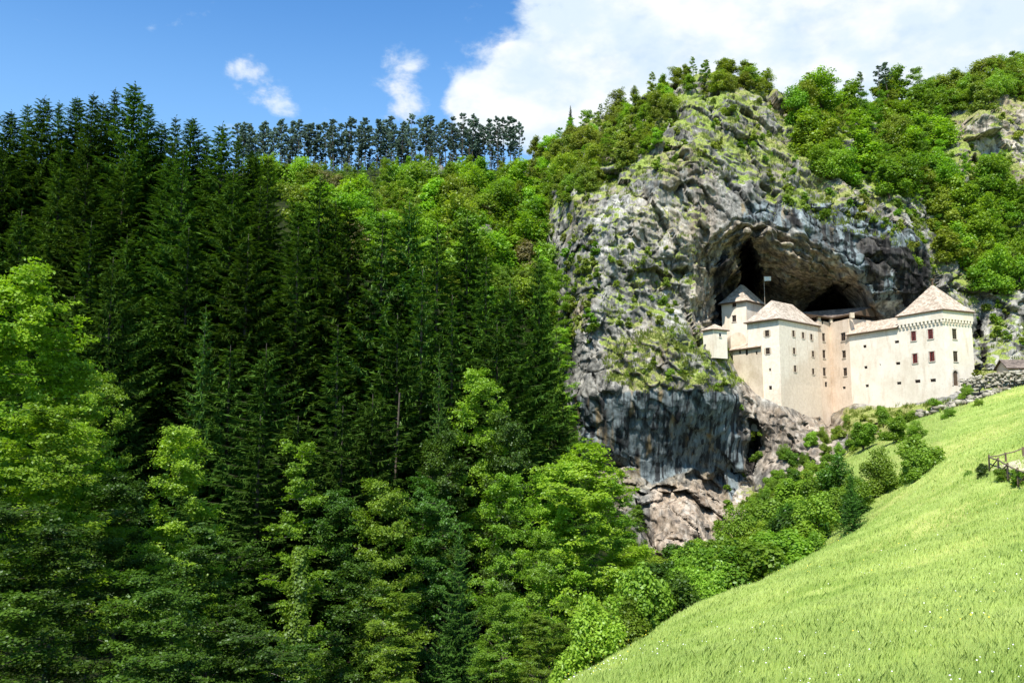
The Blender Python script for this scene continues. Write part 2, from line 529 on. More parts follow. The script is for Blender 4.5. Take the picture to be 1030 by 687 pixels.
# ------------------------------------------------------------------ the ground
ctl = []
for px, py, Y in [(1030, 687, 14), (800, 687, 17), (548, 688, 24), (605, 652, 36), (690, 603, 50), (780, 573, 65), (860, 541, 85), (915, 503, 100),
                  (940, 477, 115), (1010, 403, 165), (975, 425, 148), (1040, 396, 165), (850, 600, 32), (1000, 600, 24), (1000, 520, 42),
                  (990, 466, 62), (1030, 470, 58), (1030, 500, 46), (900, 560, 50), (940, 500, 66), (950, 455, 92), (1030, 432, 100), (1000, 445, 92), (750, 620, 33), (960, 540, 45),
                  (830, 475, 150), (870, 447, 165), (900, 430, 178), (780, 515, 140), (740, 550, 125), (700, 592, 115), (940, 417, 178),
                  (985, 400, 184), (1025, 386, 186), (1100, 380, 180)]:
    ctl.append(tuple(P(px, py, Y)))
ctl += [(0, 0, -1.8), (10, 0, -.8), (30, 0, 1), (60, 20, 4), (-10, 0, -6), (-30, 0, -14), (-60, 0, -20), (0, -40, 2), (60, -40, 10), (-60, -40, -10),
        (-5, 20, -9), (-15, 20, -14), (-12, 40, -20), (-5, 35, -14), (-3, 50, -18), (15, 75, -15.5), (28, 97, -13),
        (60, 65, 4), (80, 100, 10), (150, 150, 30), (200, 200, 50),
        (20, 150, -27), (30, 180, -27), (0, 100, -28), (10, 90, -26), (-10, 70, -27), (-30, 60, -15), (-30, 85, -27), (-80, 80, -24), (-60, 60, -18),
        (-120, 70, -18), (-40, 110, -24), (-80, 110, -16), (-120, 110, -10), (0, 125, -23), (0, 150, -12), (-30, 150, 3), (-70, 150, 19), (-110, 150, 22),
        (-150, 150, 24), (-30, 180, 22), (-80, 180, 42), (-140, 180, 46), (8, 185, -2), (0, 210, 30), (-40, 220, 50), (-100, 220, 66), (-150, 220, 72),
        (12, 250, 74), (-20, 260, 78), (-70, 280, 84), (-150, 300, 92), (-125, 400, 126), (-60, 400, 128), (2, 400, 129), (60, 400, 112), (-250, 400, 120),
        (0, 330, 104), (-60, 330, 102), (-50, 500, 110), (60, 500, 95), (-250, 200, 60), (-250, 80, 10), (200, 500, 70), (-250, 500, 100),
        (40, 230, -30), (60, 240, -20), (90, 225, -5), (110, 225, 5), (60, 210, -15), (35, 205, -30), (90, 300, 35), (60, 330, 55), (120, 300, 45), (180, 260, 55),
        (118, 205, 18), (125, 195, 17), (250, 0, 40), (-250, -60, 0), (250, -100, 40)]
ctl = np.array(ctl)
gx = np.arange(-260, 261, 2.0)
gy = np.arange(-100, 521, 2.0)
GX, GY = np.meshgrid(gx, gy, indexing='ij')
GZ = rbf(ctl[:, :2], ctl[:, 2], np.stack([GX.ravel(), GY.ravel()], 1)).reshape(GX.shape)
for _ in range(3):
    Z2 = np.pad(GZ, 1, mode='edge')
    GZ = (Z2[:-2, 1:-1] + Z2[2:, 1:-1] + Z2[1:-1, :-2] + Z2[1:-1, 2:] + 2 * GZ) / 6


def terrain(x, y):
    x = np.asarray(x, float); y = np.asarray(y, float)
    fx = np.clip((x - gx[0]) / 2.0, 0, len(gx) - 1.001); fy = np.clip((y - gy[0]) / 2.0, 0, len(gy) - 1.001)
    i = fx.astype(int); j = fy.astype(int); u = fx - i; v = fy - j
    z = GZ[i, j] * (1 - u) * (1 - v) + GZ[i + 1, j] * u * (1 - v) + GZ[i, j + 1] * (1 - u) * v + GZ[i + 1, j + 1] * u * v
    out = np.maximum(np.maximum(np.abs(x) - 260, 0), np.maximum(y - 520, -100 - y))
    return np.where(out > 0, z - (z + 60) * sstep(0, 1200, out), z)


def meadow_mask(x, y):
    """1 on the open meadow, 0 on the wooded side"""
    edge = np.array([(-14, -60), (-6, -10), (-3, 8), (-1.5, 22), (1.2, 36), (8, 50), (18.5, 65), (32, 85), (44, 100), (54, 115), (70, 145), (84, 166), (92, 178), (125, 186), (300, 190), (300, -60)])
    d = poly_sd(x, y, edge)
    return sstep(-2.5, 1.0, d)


def axis(*segs):
    out = []
    for a, b, s in segs: out.append(np.arange(a, b, s))
    return np.concatenate(out + [[segs[-1][1]]])


tx = axis((-3000, -260, 180), (-260, -60, 5), (-60, -5, 1.5), (-5, 60, .5), (60, 130, 1.2), (130, 260, 5), (260, 3000, 180))
ty = axis((-3000, -100, 180), (-100, -10, 5), (-10, 90, .5), (90, 200, 1.1), (200, 520, 4), (520, 4000, 200))
TX, TY = np.meshgrid(tx, ty, indexing='ij')
TZ = terrain(TX, TY)
q = np.stack([TX.ravel(), TY.ravel(), np.zeros(TX.size)], 1)
TZ += (fbm(q * .22, 3) * .28 + fbm(q * .9, 2) * .07).reshape(TX.shape)
nx, ny = TX.shape
ii, jj = np.meshgrid(np.arange(nx - 1), np.arange(ny - 1), indexing='ij')
b0 = (ii * ny + jj).ravel()
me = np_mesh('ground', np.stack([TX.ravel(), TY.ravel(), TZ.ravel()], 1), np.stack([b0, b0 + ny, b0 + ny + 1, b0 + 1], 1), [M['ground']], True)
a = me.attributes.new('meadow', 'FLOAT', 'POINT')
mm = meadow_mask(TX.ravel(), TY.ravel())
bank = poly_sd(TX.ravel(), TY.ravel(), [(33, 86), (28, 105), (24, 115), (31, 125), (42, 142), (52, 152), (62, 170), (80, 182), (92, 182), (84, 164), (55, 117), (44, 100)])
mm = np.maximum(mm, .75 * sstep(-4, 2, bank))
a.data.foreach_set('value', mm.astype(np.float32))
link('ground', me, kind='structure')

# ------------------------------------------------------------------ the cliff
# where the castle's outer walls stand: (photo column -> depth)
WALL_PX = np.array([700, 728, 737, 767, 786, 836, 857, 953, 980, 1000, 1060])
WALL_Y = np.array([216, 216, 215, 208.5, 205, 219.8, 213.3, 190, 194, 197, 200.0])
BASE_PX = np.array([728, 738, 745, 757, 767, 786, 800, 817, 836, 846, 863, 895, 920, 952, 965, 980, 1000])
BASE_PY = np.array([352, 368, 380, 391, 399, 405, 410, 417, 416, 411, 403, 408, 403, 397, 393, 390, 386.0])
C = [  # skyline
    (520, 165, 290), (560, 140, 285), (590, 125, 280), (620, 108, 272), (660, 90, 262), (690, 78, 256), (720, 72, 252), (760, 78, 252), (800, 100, 255), (850, 102, 268),
    (900, 95, 275), (950, 98, 275), (1000, 80, 272), (1030, 72, 270), (1100, 60, 270),
    (560, 180, 250), (600, 150, 247), (650, 110, 244), (690, 100, 238), (720, 100, 236), (760, 120, 236), (800, 150, 234), (850, 140, 246), (870, 180, 234), (900, 200, 230),
    (950, 150, 250), (1000, 150, 246), (1035, 140, 243), (985, 120, 244), (1100, 150, 250),
    (530, 200, 268), (530, 300, 262), (530, 420, 260), (530, 600, 250), (555, 220, 240), (552, 300, 232), (552, 400, 230), (552, 600, 225),
    (575, 200, 228), (580, 260, 214), (578, 330, 210), (574, 400, 208), (574, 470, 206), (620, 220, 216), (600, 190, 230), (650, 190, 217), (690, 175, 218), (640, 300, 205), (610, 350, 204),
    (640, 260, 210), (670, 250, 208), (690, 215, 213), (690, 250, 209), (660, 290, 210), (670, 330, 203), (700, 300, 208), (690, 330, 203),
    (640, 345, 203), (640, 375, 198), (680, 365, 198), (700, 345, 204), (700, 385, 194.5), (735, 385, 198), (720, 350, 206), (742, 400, 200), (640, 395, 195.5), (600, 395, 201),
    (600, 430, 203.5), (640, 430, 200), (680, 430, 199.5), (720, 430, 200.5), (665, 455, 203), (745, 440, 203), (620, 470, 205.5), (650, 488, 206), (680, 480, 206), (700, 470, 206), (735, 480, 206), (748, 470, 204),
    (640, 492, 199), (655, 500, 197.5), (690, 505, 196), (720, 500, 204), (690, 530, 191), (670, 550, 188), (705, 550, 192), (690, 575, 191), (655, 530, 197), (690, 600, 194), (640, 570, 199), (740, 540, 196), (735, 510, 201),
    (760, 450, 209), (758, 490, 204), (752, 430, 209), (775, 430, 203), (800, 425, 201), (825, 432, 205), (800, 460, 196), (780, 480, 195), (810, 480, 193), (765, 425, 204), (838, 430, 215), (835, 450, 200),
    (850, 420, 208), (870, 417, 205), (860, 440, 195), (895, 418, 199), (920, 412, 193), (950, 404, 188), (965, 400, 187), (900, 430, 190), (860, 480, 180), (740, 580, 180), (700, 640, 180), (640, 640, 190), (780, 530, 175), (930, 440, 182), (985, 402, 186), (1030, 392, 188), (1100, 400, 190), (900, 500, 170), (1000, 450, 180), (580, 640, 195),
    # round the caves and behind the castle
    (700, 262, 214), (715, 240, 214), (740, 228, 214), (765, 226, 215), (800, 236, 215), (840, 262, 214), (862, 285, 215), (875, 305, 214),
    (730, 210, 216), (770, 200, 220), (800, 210, 217), (840, 215, 215), (870, 215, 218), (905, 240, 213), (880, 262, 211), (900, 290, 212), (930, 250, 216), (935, 290, 214), (945, 310, 216), (925, 215, 228), (945, 240, 232), (880, 330, 222),
    (740, 258, 219), (745, 276, 226), (768, 262, 219), (770, 276, 226), (745, 300, 240), (770, 292, 240), (790, 266, 218), (790, 284, 223), (820, 274, 216), (815, 302, 238), (845, 282, 215), (850, 312, 238), (700, 320, 212), (716, 305, 228), (716, 335, 222), (880, 310, 216), (900, 310, 216), (925, 320, 214),
    (760, 340, 240), (800, 350, 240), (850, 345, 236), (900, 345, 222), (940, 345, 210), (965, 350, 206), (760, 375, 228), (800, 390, 226), (840, 390, 228), (900, 390, 208), (940, 380, 205),
    (985, 330, 222), (985, 365, 212), (1000, 330, 214), (1030, 340, 212), (1010, 365, 208), (1035, 375, 200), (975, 385, 203), (1000, 300, 220), (1040, 290, 225), (960, 280, 226), (985, 250, 233), (1040, 220, 236), (1100, 330, 220), (1100, 240, 236), (970, 200, 238)]
for px in range(740, 975, 12):
    by = np.interp(px, BASE_PX, BASE_PY); wy = np.interp(px, WALL_PX, WALL_Y)
    C.append((px, by - 6, wy + 4.5)); C.append((px, by + 3, wy - .8)); C.append((px, by + 9, wy - 2.5))
C = np.array(C, float)
cpx = np.arange(524, 1110, 1.0)
sky_px = [520, 560, 590, 620, 660, 690, 720, 750, 780, 810, 850, 900, 950, 1000, 1030, 1110]
sky_py = [168, 144, 130, 112, 93, 80, 73, 76, 92, 102, 103, 98, 100, 84, 76, 62]
NT, NB = 540, 26
PX = np.repeat(cpx[:, None], NT, 1)
top = np.interp(cpx, sky_px, sky_py) + 3.0 * fbm(np.stack([cpx * .05, 0 * cpx, 0 * cpx], 1), 3)
t = np.linspace(0, 1, NT)
PY = top[:, None] + (640 - top)[:, None] * t[None] ** 1.05
Yd = rbf(C[:, :2], C[:, 2], np.stack([PX.ravel(), PY.ravel()], 1)).reshape(PX.shape)
# caves cut back into the face
cave = [(716, 300), (717, 275), (724, 254), (735, 241), (747, 236), (765, 243), (785, 258), (806, 278), (818, 296), (818, 345), (716, 345)]
hole = [(742, 305), (741, 282), (739, 262), (743, 247), (752, 244), (760, 256), (763, 275), (763, 305)]
cave2 = [(800, 327), (812, 306), (826, 296), (838, 286), (848, 292), (858, 306), (870, 325)]
arch = [(700, 330), (700, 268), (712, 240), (738, 222), (768, 224), (805, 240), (845, 264), (870, 288), (884, 318), (884, 345)]
_q = np.stack([PX.ravel() * .07, PY.ravel() * .07, 0 * PX.ravel()], 1)
WX = PX + (7 * fbm(_q, 4, .6)).reshape(PX.shape); WY = PY + (7 * fbm(_q + 30, 4, .6)).reshape(PX.shape)
sd_arch = poly_sd(WX, WY, arch); sd_cave = poly_sd(WX, WY, cave); sd_hole = poly_sd(WX, WY, hole); sd_c2 = poly_sd(WX, WY, cave2)
Yd += np.clip(sd_arch * .2, 0, 2) + np.clip(sd_cave * .4, 0, 2.5) * (sd_cave > 0) + np.clip(sd_hole * 5, 0, 24) + np.clip(sd_c2 * 2.2, 0, 16)
for poly, dep in (([(686, 211), (688, 204), (693, 205), (694, 212), (690, 216)], 6), ([(716, 474), (708, 482), (722, 470), (730, 474), (733, 488), (730, 504), (720, 500), (706, 486)], 6),
                  ([(628, 280), (640, 270), (660, 268), (678, 276), (672, 290), (655, 296), (640, 290)], 3.5), ([(752, 420), (764, 424), (768, 450), (764, 478), (755, 480), (751, 450)], 5),
                  ([(829, 420), (836, 418), (839, 426), (836, 438), (830, 432)], 5), ([(640, 500), (650, 520), (657, 548), (648, 552), (638, 525)], 5), ([(984, 318), (992, 326), (991, 372), (983, 374)], 6),
                  ([(968, 172), (978, 160), (986, 150), (990, 160), (982, 176), (972, 182)], 5), ([(672, 555), (690, 562), (700, 572), (694, 592), (676, 590)], 7)):
    Yd += np.clip(poly_sd(PX, PY, poly) * 1.2, 0, dep)
V = P(PX, PY, Yd).reshape(-1, 3)
qx, qy = PX.ravel(), PY.ravel()
by = np.interp(qx, BASE_PX, BASE_PY)
amp = np.where((qx > 733) & (qx < 984) & (qy > 340), np.clip(np.abs(qy - by) / 14, .12, 1), 1.0)
amp = np.where((qx > 736) & (qx < 978) & (qy < by) & (qy > 335), .12, amp)
amp *= np.where((qx > 722) & (qx < 990) & (qy > 296) & (qy <= 350), .5, 1)
sg = qx * 0
sg = sstep(-6, 10, poly_sd(qx, qy, [(590, 400), (640, 392), (700, 392), (745, 395), (752, 470), (712, 470), (655, 490), (600, 450)]))
amp_big = amp * (1 - .88 * sg)
def worley(p, seed=0):
    """distance to the nearest two jittered cell points, the vector to the nearest and random numbers of its cell"""
    i = np.floor(p).astype(int)
    f1 = np.full(len(p), 9.0); f2 = f1.copy(); vec = np.zeros((len(p), 3)); hid = np.zeros(len(p), int)
    for dx in (-1, 0, 1):
        for dy in (-1, 0, 1):
            for dz in (-1, 0, 1):
                c = i + (dx, dy, dz)
                h = _perm[_perm[_perm[(c[:, 0] + seed) & 255] + (c[:, 1] & 255)] + (c[:, 2] & 255)]
                jit = np.stack([_perm[h], _perm[(h + 57) & 255], _perm[(h + 133) & 255]], 1) / 255.0
                dv = p - (c + jit)
                dd = np.sqrt((dv ** 2).sum(1))
                a_ = dd < f1
                f2 = np.where(a_, f1, np.minimum(f2, dd))
                f1 = np.where(a_, dd, f1); vec[a_] = dv[a_]; hid = np.where(a_, h, hid)
    rnd = np.stack([_perm[(hid + 11) & 255], _perm[(hid + 71) & 255], _perm[(hid + 171) & 255]], 1) / 127.5 - 1
    return f1, f2, vec, rnd


d = fbm(V * np.array([.045, .045, .05]), 3) * 6.0
warp = np.stack([fbm(V * .2 + k_ * 9, 2) for k_ in range(3)], 1)
facet = 0
for sc_, am_, sd__ in ((np.array([.13, .10, .055]), 2.3, 1), (np.array([.42, .32, .15]), .45, 5), (np.array([1.4, 1.1, .6]), .22, 9)):
    VR = np.stack([V[:, 0] * .88 + V[:, 2] * .47, V[:, 1], V[:, 2] * .88 - V[:, 0] * .47], 1)
    f1_, f2_, vc_, rn_ = worley(VR * sc_ + warp * .28, sd__)
    facet = facet + am_ * ((vc_ * rn_).sum(1) * 1.7 + rn_[:, 0] * .55 + .35 * (1 - sstep(0, .10, f2_ - f1_)) * (rn_[:, 1] > -.2))
d += facet
d += ridged(V * np.array([.10, .10, .075]) + 5, 3, .55) * -1.1
vc = V * np.array([.26, .26, .07]) + fbm(V * .12, 2)[:, None] * .8
d += np.abs(perlin(vc)) ** .8 * 1.0 - np.clip(perlin(V * np.array([.16, .16, .05]) + 31), 0, 1) * 2.5
cell = V * np.array([.42, .42, .33]) + fbm(V * .3, 2)[:, None] * .9
d += np.abs(perlin(cell * 2.3 + 4)) * .25 + perlin(cell * 5.1) * .12
dip = V[:, 2] * .42 + V[:, 0] * .17 + fbm(V * .06, 2) * 2.0           # tilted bedding ledges
fr = dip - np.floor(dip)
d += (sstep(0, .75, fr) - sstep(.8, 1, fr)) * .4
swirl = sd_arch.ravel()
sw = (swirl > -8) & (swirl < 60)
d2 = np.where(sw, .75 * np.sin(swirl * .75 + 4 * fbm(V * .09, 2)) * sstep(-8, 3, swirl), 0)
# vertical ribs on the stained face and left of the cave
ribm = sg + sstep(-4, 8, poly_sd(qx, qy, [(695, 340), (694, 285), (702, 235), (718, 222), (722, 250), (712, 300), (716, 345)])) + .6 * sstep(-4, 8, poly_sd(qx, qy, [(860, 235), (945, 250), (945, 320), (872, 300)]))
rib = np.abs(perlin(np.stack([V[:, 0] * .5, V[:, 1] * .3, V[:, 2] * .04], 1))) * .5 + perlin(np.stack([V[:, 0] * 1.3, V[:, 1] * .5, V[:, 2] * .09], 1)) * .3
V[:, 1] += d * amp_big + d2 * amp + np.clip(ribm, 0, 1) * rib * amp
V[:, 2] += amp * perlin(V * .5 + 40) * .5
V[:, 0] += amp * perlin(V * .5 + 80) * .5
# plateau rows run back from the brim
top_v = V.reshape(len(cpx), NT, 3)[:, 0]
rows = []
for r in range(NB, 0, -1):
    back = (r / NB) ** 1.6 * 110
    pz = top_v.copy(); pz[:, 1] += back; pz[:, 0] *= 1 + back / 300
    pz[:, 2] += -back * .12 + fbm(pz * .08, 3) * 2.2 * min(1, back / 6) + min(back, 6) * .12
    rows.append(pz)
full = np.concatenate([np.stack(rows, 1), V.reshape(len(cpx), NT, 3)], 1)
NTT = NT + NB
ii, jj = np.meshgrid(np.arange(len(cpx) - 1), np.arange(NTT - 1), indexing='ij')
b0 = (ii * NTT + jj).ravel()
me = np_mesh('rock_cliff', full.reshape(-1, 3), np.stack([b0, b0 + 1, b0 + NTT + 1, b0 + NTT], 1), [M['rock']], True)


def soft(poly, a=-6, b=8): return sstep(a, b, poly_sd(qx, qy, poly))


stain = np.maximum.reduce([soft([(575, 395), (600, 402), (640, 392), (700, 392), (745, 395), (752, 480), (735, 505), (712, 466), (655, 488), (600, 450), (575, 430)]),
                           soft([(745, 205), (800, 200), (860, 205), (930, 235), (945, 300), (880, 305), (840, 262), (800, 236), (770, 224), (745, 225)]) * .95,
                           soft([(640, 180), (700, 160), (705, 200), (690, 215), (650, 210)]) * .45])
warm = np.maximum.reduce([soft([(655, 490), (715, 480), (735, 510), (712, 560), (690, 600), (650, 560)]), soft([(760, 405), (836, 415), (850, 470), (800, 500), (765, 470)]) * .8,
                          soft([(836, 418), (900, 410), (900, 425), (840, 440)]) * .6, soft([(745, 380), (765, 400), (765, 430), (748, 420)]),
                          soft([(965, 120), (1030, 110), (1035, 190), (970, 190)]) * .75, soft([(690, 170), (720, 165), (725, 225), (700, 235)]) * .5, soft([(735, 400), (765, 400), (765, 520), (735, 520)]) * .5])
veg = np.maximum.reduce([soft([(520, 150), (620, 90), (690, 60), (760, 60), (830, 80), (1110, 50), (1110, 300), (960, 300), (930, 220), (860, 205), (790, 205), (700, 170), (640, 180), (590, 220), (560, 240), (520, 260)], -25, 15) * .9,
                         soft([(600, 335), (640, 330), (690, 325), (738, 350), (750, 385), (735, 398), (640, 395), (610, 385)], -4, 10) * .95,
                         soft([(575, 210), (600, 230), (600, 350), (575, 360), (560, 300)], -8, 12) * .6,
                         soft([(610, 240), (690, 250), (690, 270), (620, 270)], -6, 6) * .6,
                         soft([(970, 320), (1110, 300), (1110, 395), (970, 395)], -4, 10) * .7, .6 * soft([(575, 180), (720, 160), (700, 330), (600, 340)], -4, 8),
                         soft([(846, 412), (960, 402), (1110, 395), (1110, 650), (700, 650), (740, 560), (800, 500), (850, 450)], -5, 6) * 1.2,
                         soft([(750, 480), (800, 495), (740, 560), (715, 540)], -5, 6) * .6])
dark_rock_and_shade = np.maximum.reduce([soft([(742, 305), (741, 282), (739, 250), (752, 240), (765, 258), (768, 305)], -3, 3), soft(cave2, -3, 3), soft([(860, 245), (878, 250), (886, 290), (868, 285)]) * .8,  # shade painted into cave mouths, gully and tower gap; also dark overhang rock
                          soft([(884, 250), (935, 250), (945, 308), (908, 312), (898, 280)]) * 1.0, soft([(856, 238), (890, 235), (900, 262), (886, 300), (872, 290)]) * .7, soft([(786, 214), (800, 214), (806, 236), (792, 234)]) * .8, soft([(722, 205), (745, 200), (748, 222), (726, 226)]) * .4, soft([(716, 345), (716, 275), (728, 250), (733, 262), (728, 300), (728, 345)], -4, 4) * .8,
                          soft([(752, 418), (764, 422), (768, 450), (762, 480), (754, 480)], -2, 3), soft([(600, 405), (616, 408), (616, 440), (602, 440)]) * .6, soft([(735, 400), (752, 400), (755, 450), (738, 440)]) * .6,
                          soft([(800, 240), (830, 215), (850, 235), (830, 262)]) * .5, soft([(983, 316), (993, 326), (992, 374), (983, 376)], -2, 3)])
pale = np.maximum.reduce([soft([(620, 340), (700, 290), (700, 340), (640, 345)]) * .5, soft([(978, 120), (1030, 115), (1035, 170), (990, 175)]), soft([(870, 270), (880, 300), (862, 296)]), soft([(845, 250), (852, 252), (856, 285), (848, 280)], -2, 3),
                          soft([(893, 268), (898, 268), (904, 310), (890, 310)], -2, 3), soft([(575, 190), (640, 200), (700, 190), (690, 250), (600, 260)]) * .4, soft([(775, 440), (800, 445), (798, 480), (778, 480)]) * .7,
                          soft([(990, 325), (1030, 320), (1030, 370), (995, 372)]) * .8, soft([(735, 470), (742, 470), (748, 505), (738, 505)], -2, 3)])
brown = np.maximum.reduce([soft(arch, -3, 6) * .95, soft([(694, 340), (692, 290), (700, 235), (716, 222), (724, 250), (714, 300), (718, 345)]), soft([(670, 215), (690, 215), (700, 300), (680, 260)]) * .4])
z = np.zeros_like(stain)
for nm, (r_, g_, b_) in (('mask', (stain, warm, veg)), ('mask2', (dark_rock_and_shade, pale, brown))):
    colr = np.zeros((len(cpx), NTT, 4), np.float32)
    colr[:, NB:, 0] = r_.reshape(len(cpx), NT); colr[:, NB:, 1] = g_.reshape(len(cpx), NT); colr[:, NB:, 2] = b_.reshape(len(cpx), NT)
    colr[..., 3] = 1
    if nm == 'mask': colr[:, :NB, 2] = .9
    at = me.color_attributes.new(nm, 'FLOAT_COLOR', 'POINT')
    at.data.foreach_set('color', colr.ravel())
link('rock_cliff', me, kind='structure')
CV = V.reshape(len(cpx), NT, 3)


def on_cliff(px, py):
    """point of the rock surface seen near photo pixel (px, py)"""
    i = int(np.clip(round(px - cpx[0]), 1, len(cpx) - 2))
    j = int(np.clip(np.searchsorted(PY[i], py), 1, NT - 2))
    n = np.cross(CV[i, j + 1] - CV[i, j - 1], CV[i + 1, j] - CV[i - 1, j])
    n /= np.linalg.norm(n) + 1e-9
    if n[1] > 0: n = -n
    return CV[i, j], n

# ------------------------------------------------------------------ the castle
def xy(px, Y): return P(px, 400, Y)[:2] * np.array([1, 1])


def ppt(px, py, Y):
    return P(px, py, Y)


def on_line(p0, p1, px, py=360):
    """distance along the wall p0->p1 (and height) of the ray through photo pixel (px, py)"""
    r = P(px, py, 1.0); r = r / r[1]
    p0 = np.asarray(p0)[:2]; p1 = np.asarray(p1)[:2]
    L = np.linalg.norm(p1 - p0); u = (p1 - p0) / L
    # p0 + s*u = Y*(r0, 1)
    A = np.array([[u[0], -r[0]], [u[1], -r[1]]]); s, Y = np.linalg.solve(A, -p0)
    return s, Y * r[2], Y


def at_s(p0, p1, s):
    p0 = np.asarray(p0)[:2]; p1 = np.asarray(p1)[:2]
    return p0 + (p1 - p0) / np.linalg.norm(p1 - p0) * s


castle = empty('castle', P(860, 405, 212), 'white and beige castle with shingled roofs built under the cave in the cliff', 'castle')
castle_loc = np.array(castle.location)


def fit(o):
    """keep the world coordinates the mesh was built in although the part hangs under the castle's empty"""
    if o.parent == castle: o.matrix_parent_inverse = Matrix.Translation(-Vector(castle_loc))
    return o


def wall_body(name, foot, z0, z1, mat, opens, batter=0.0, bz=None, parent=None, label=None, top=True, cen=None):
    """footprint counter-clockwise seen from above; opens: {edge: [(s, z, w, h)]}; real recesses in the walls"""
    mb = MB()
    foot = [np.asarray(f, float)[:2] for f in foot]
    n = len(foot)
    cen = sum(foot) / n if cen is None else np.asarray(cen)
    for e in range(n):
        a_, b_ = foot[e], foot[(e + 1) % n]
        L = np.linalg.norm(b_ - a_); u = (b_ - a_) / L
        nrm = np.array([u[1], -u[0]])
        if np.dot(nrm, (a_ + b_) / 2 - cen) < 0: nrm = -nrm
        holes = [(s - w_ / 2, s + w_ / 2, z - h / 2, z + h / 2) for s, z, w_, h in opens.get(e, [])]
        us = sorted({0.0, L, *[h[0] for h in holes], *[h[1] for h in holes]})
        zs = sorted({z0, z1, *( [bz] if bz else []), *[h[2] for h in holes], *[h[3] for h in holes]})

        def pt(s, z, inn=0.0):
            p = a_ + u * s - nrm * inn
            if batter and bz and z < bz:
                p = p + (p - cen) / np.linalg.norm(p - cen) * (bz - z) * batter
            return (p[0], p[1], z)
        for i in range(len(us) - 1):
            for j in range(len(zs) - 1):
                cu, cz = (us[i] + us[i + 1]) / 2, (zs[j] + zs[j + 1]) / 2
                if us[i + 1] - us[i] < 1e-5 or zs[j + 1] - zs[j] < 1e-5: continue
                if any(h[0] < cu < h[1] and h[2] < cz < h[3] for h in holes): continue
                mb.poly([pt(us[i], zs[j]), pt(us[i + 1], zs[j]), pt(us[i + 1], zs[j + 1]), pt(us[i], zs[j + 1])])
        for h in holes:
            dp = .2
            c4 = [(h[0], h[2]), (h[1], h[2]), (h[1], h[3]), (h[0], h[3])]
            for k in range(4):
                (s0, q0), (s1, q1) = c4[k], c4[(k + 1) % 4]
                mb.poly([pt(s0, q0), pt(s1, q1), pt(s1, q1, dp), pt(s0, q0, dp)])
            mb.poly([pt(s, z, dp) for s, z in c4])
    if top: mb.poly([(f[0], f[1], z1) for f in foot])
    return fit(mb.build(name, [mat], parent or castle, label=label))


def window(parent, p0, p1, s, z, w_, h, style='brown', cen=None, label=None):
    """a window (frame, cross bars, pane) set in its recess"""
    p0 = np.asarray(p0)[:2]; p1 = np.asarray(p1)[:2]
    u = (p1 - p0) / np.linalg.norm(p1 - p0); nrm = np.array([u[1], -u[0]])
    if np.dot(nrm, p0 - np.asarray(cen)) < 0: nrm = -nrm
    mb = MB()

    def bx(s0, s1, q0, q1, d0, d1, m):
        pts = [p0 + u * a_ - nrm * d_ for a_, d_ in ((s0, d0), (s1, d0), (s1, d1), (s0, d1))]
        lo = [(p[0], p[1], q0) for p in pts]; hi = [(p[0], p[1], q1) for p in pts]
        b = len(mb.v); mb.v += lo + hi
        for f in ((3, 2, 1, 0), (4, 5, 6, 7), (0, 1, 5, 4), (1, 2, 6, 5), (2, 3, 7, 6), (3, 0, 4, 7)):
            mb.f.append([b + k for k in f]); mb.m.append(m)
    l, r_, b_, t_ = s - w_ / 2 + .02, s + w_ / 2 - .02, z - h / 2 + .02, z + h / 2 - .02
    f = .11
    bx(l, r_, b_, t_, .13, .17, 1)
    if style != 'slot':
        bx(l, l + f, b_, t_, .04, .125, 0); bx(r_ - f, r_, b_, t_, .04, .125, 0)
        bx(l + f, r_ - f, b_, b_ + f, .04, .125, 0); bx(l + f, r_ - f, t_ - f, t_, .04, .125, 0)
        bx(s - .05, s + .05, b_ + f, t_ - f, .06, .12, 0)
        if h > 1.2: bx(l + f, r_ - f, z - .05, z + .05, .065, .122, 0)
    if style == 'red':       # red-brown shutters folded on the jambs, stone surround proud of the wall
        bx(l - .3, l, b_ - .1, t_ + .1, -.06, .05, 2); bx(r_, r_ + .3, b_ - .1, t_ + .1, -.06, .05, 2)
        bx(l + f, l + f + .25, b_ + f, t_ - f, .0, .03, 0); bx(r_ - f - .25, r_ - f, b_ + f, t_ - f, .0, .03, 0)
    if style in ('brown', 'red'):
        bx(l - .16, r_ + .16, b_ - .2, b_ - .03, -.14, .1, 3); bx(l - .12, r_ + .12, t_ + .03, t_ + .2, -.07, .1, 3)
    if style == 'shutter':   # open shutters standing out from the wall on both sides
        bx(l - .42, l - .04, b_, t_, -.06, -.02, 4); bx(r_ + .04, r_ + .42, b_, t_, -.06, -.02, 4)
        bx(l - .1, r_ + .1, b_ - .16, b_ - .03, -.12, .1, 3)
    wood = M['red_wood'] if style == 'red' else M['wood']
    glass = M['hole'] if style == 'slot' else M['glass']
    return fit(mb.build('window', [wood, glass, M['stone'], M['stone'], M['plaster_beige']], parent, label=label))


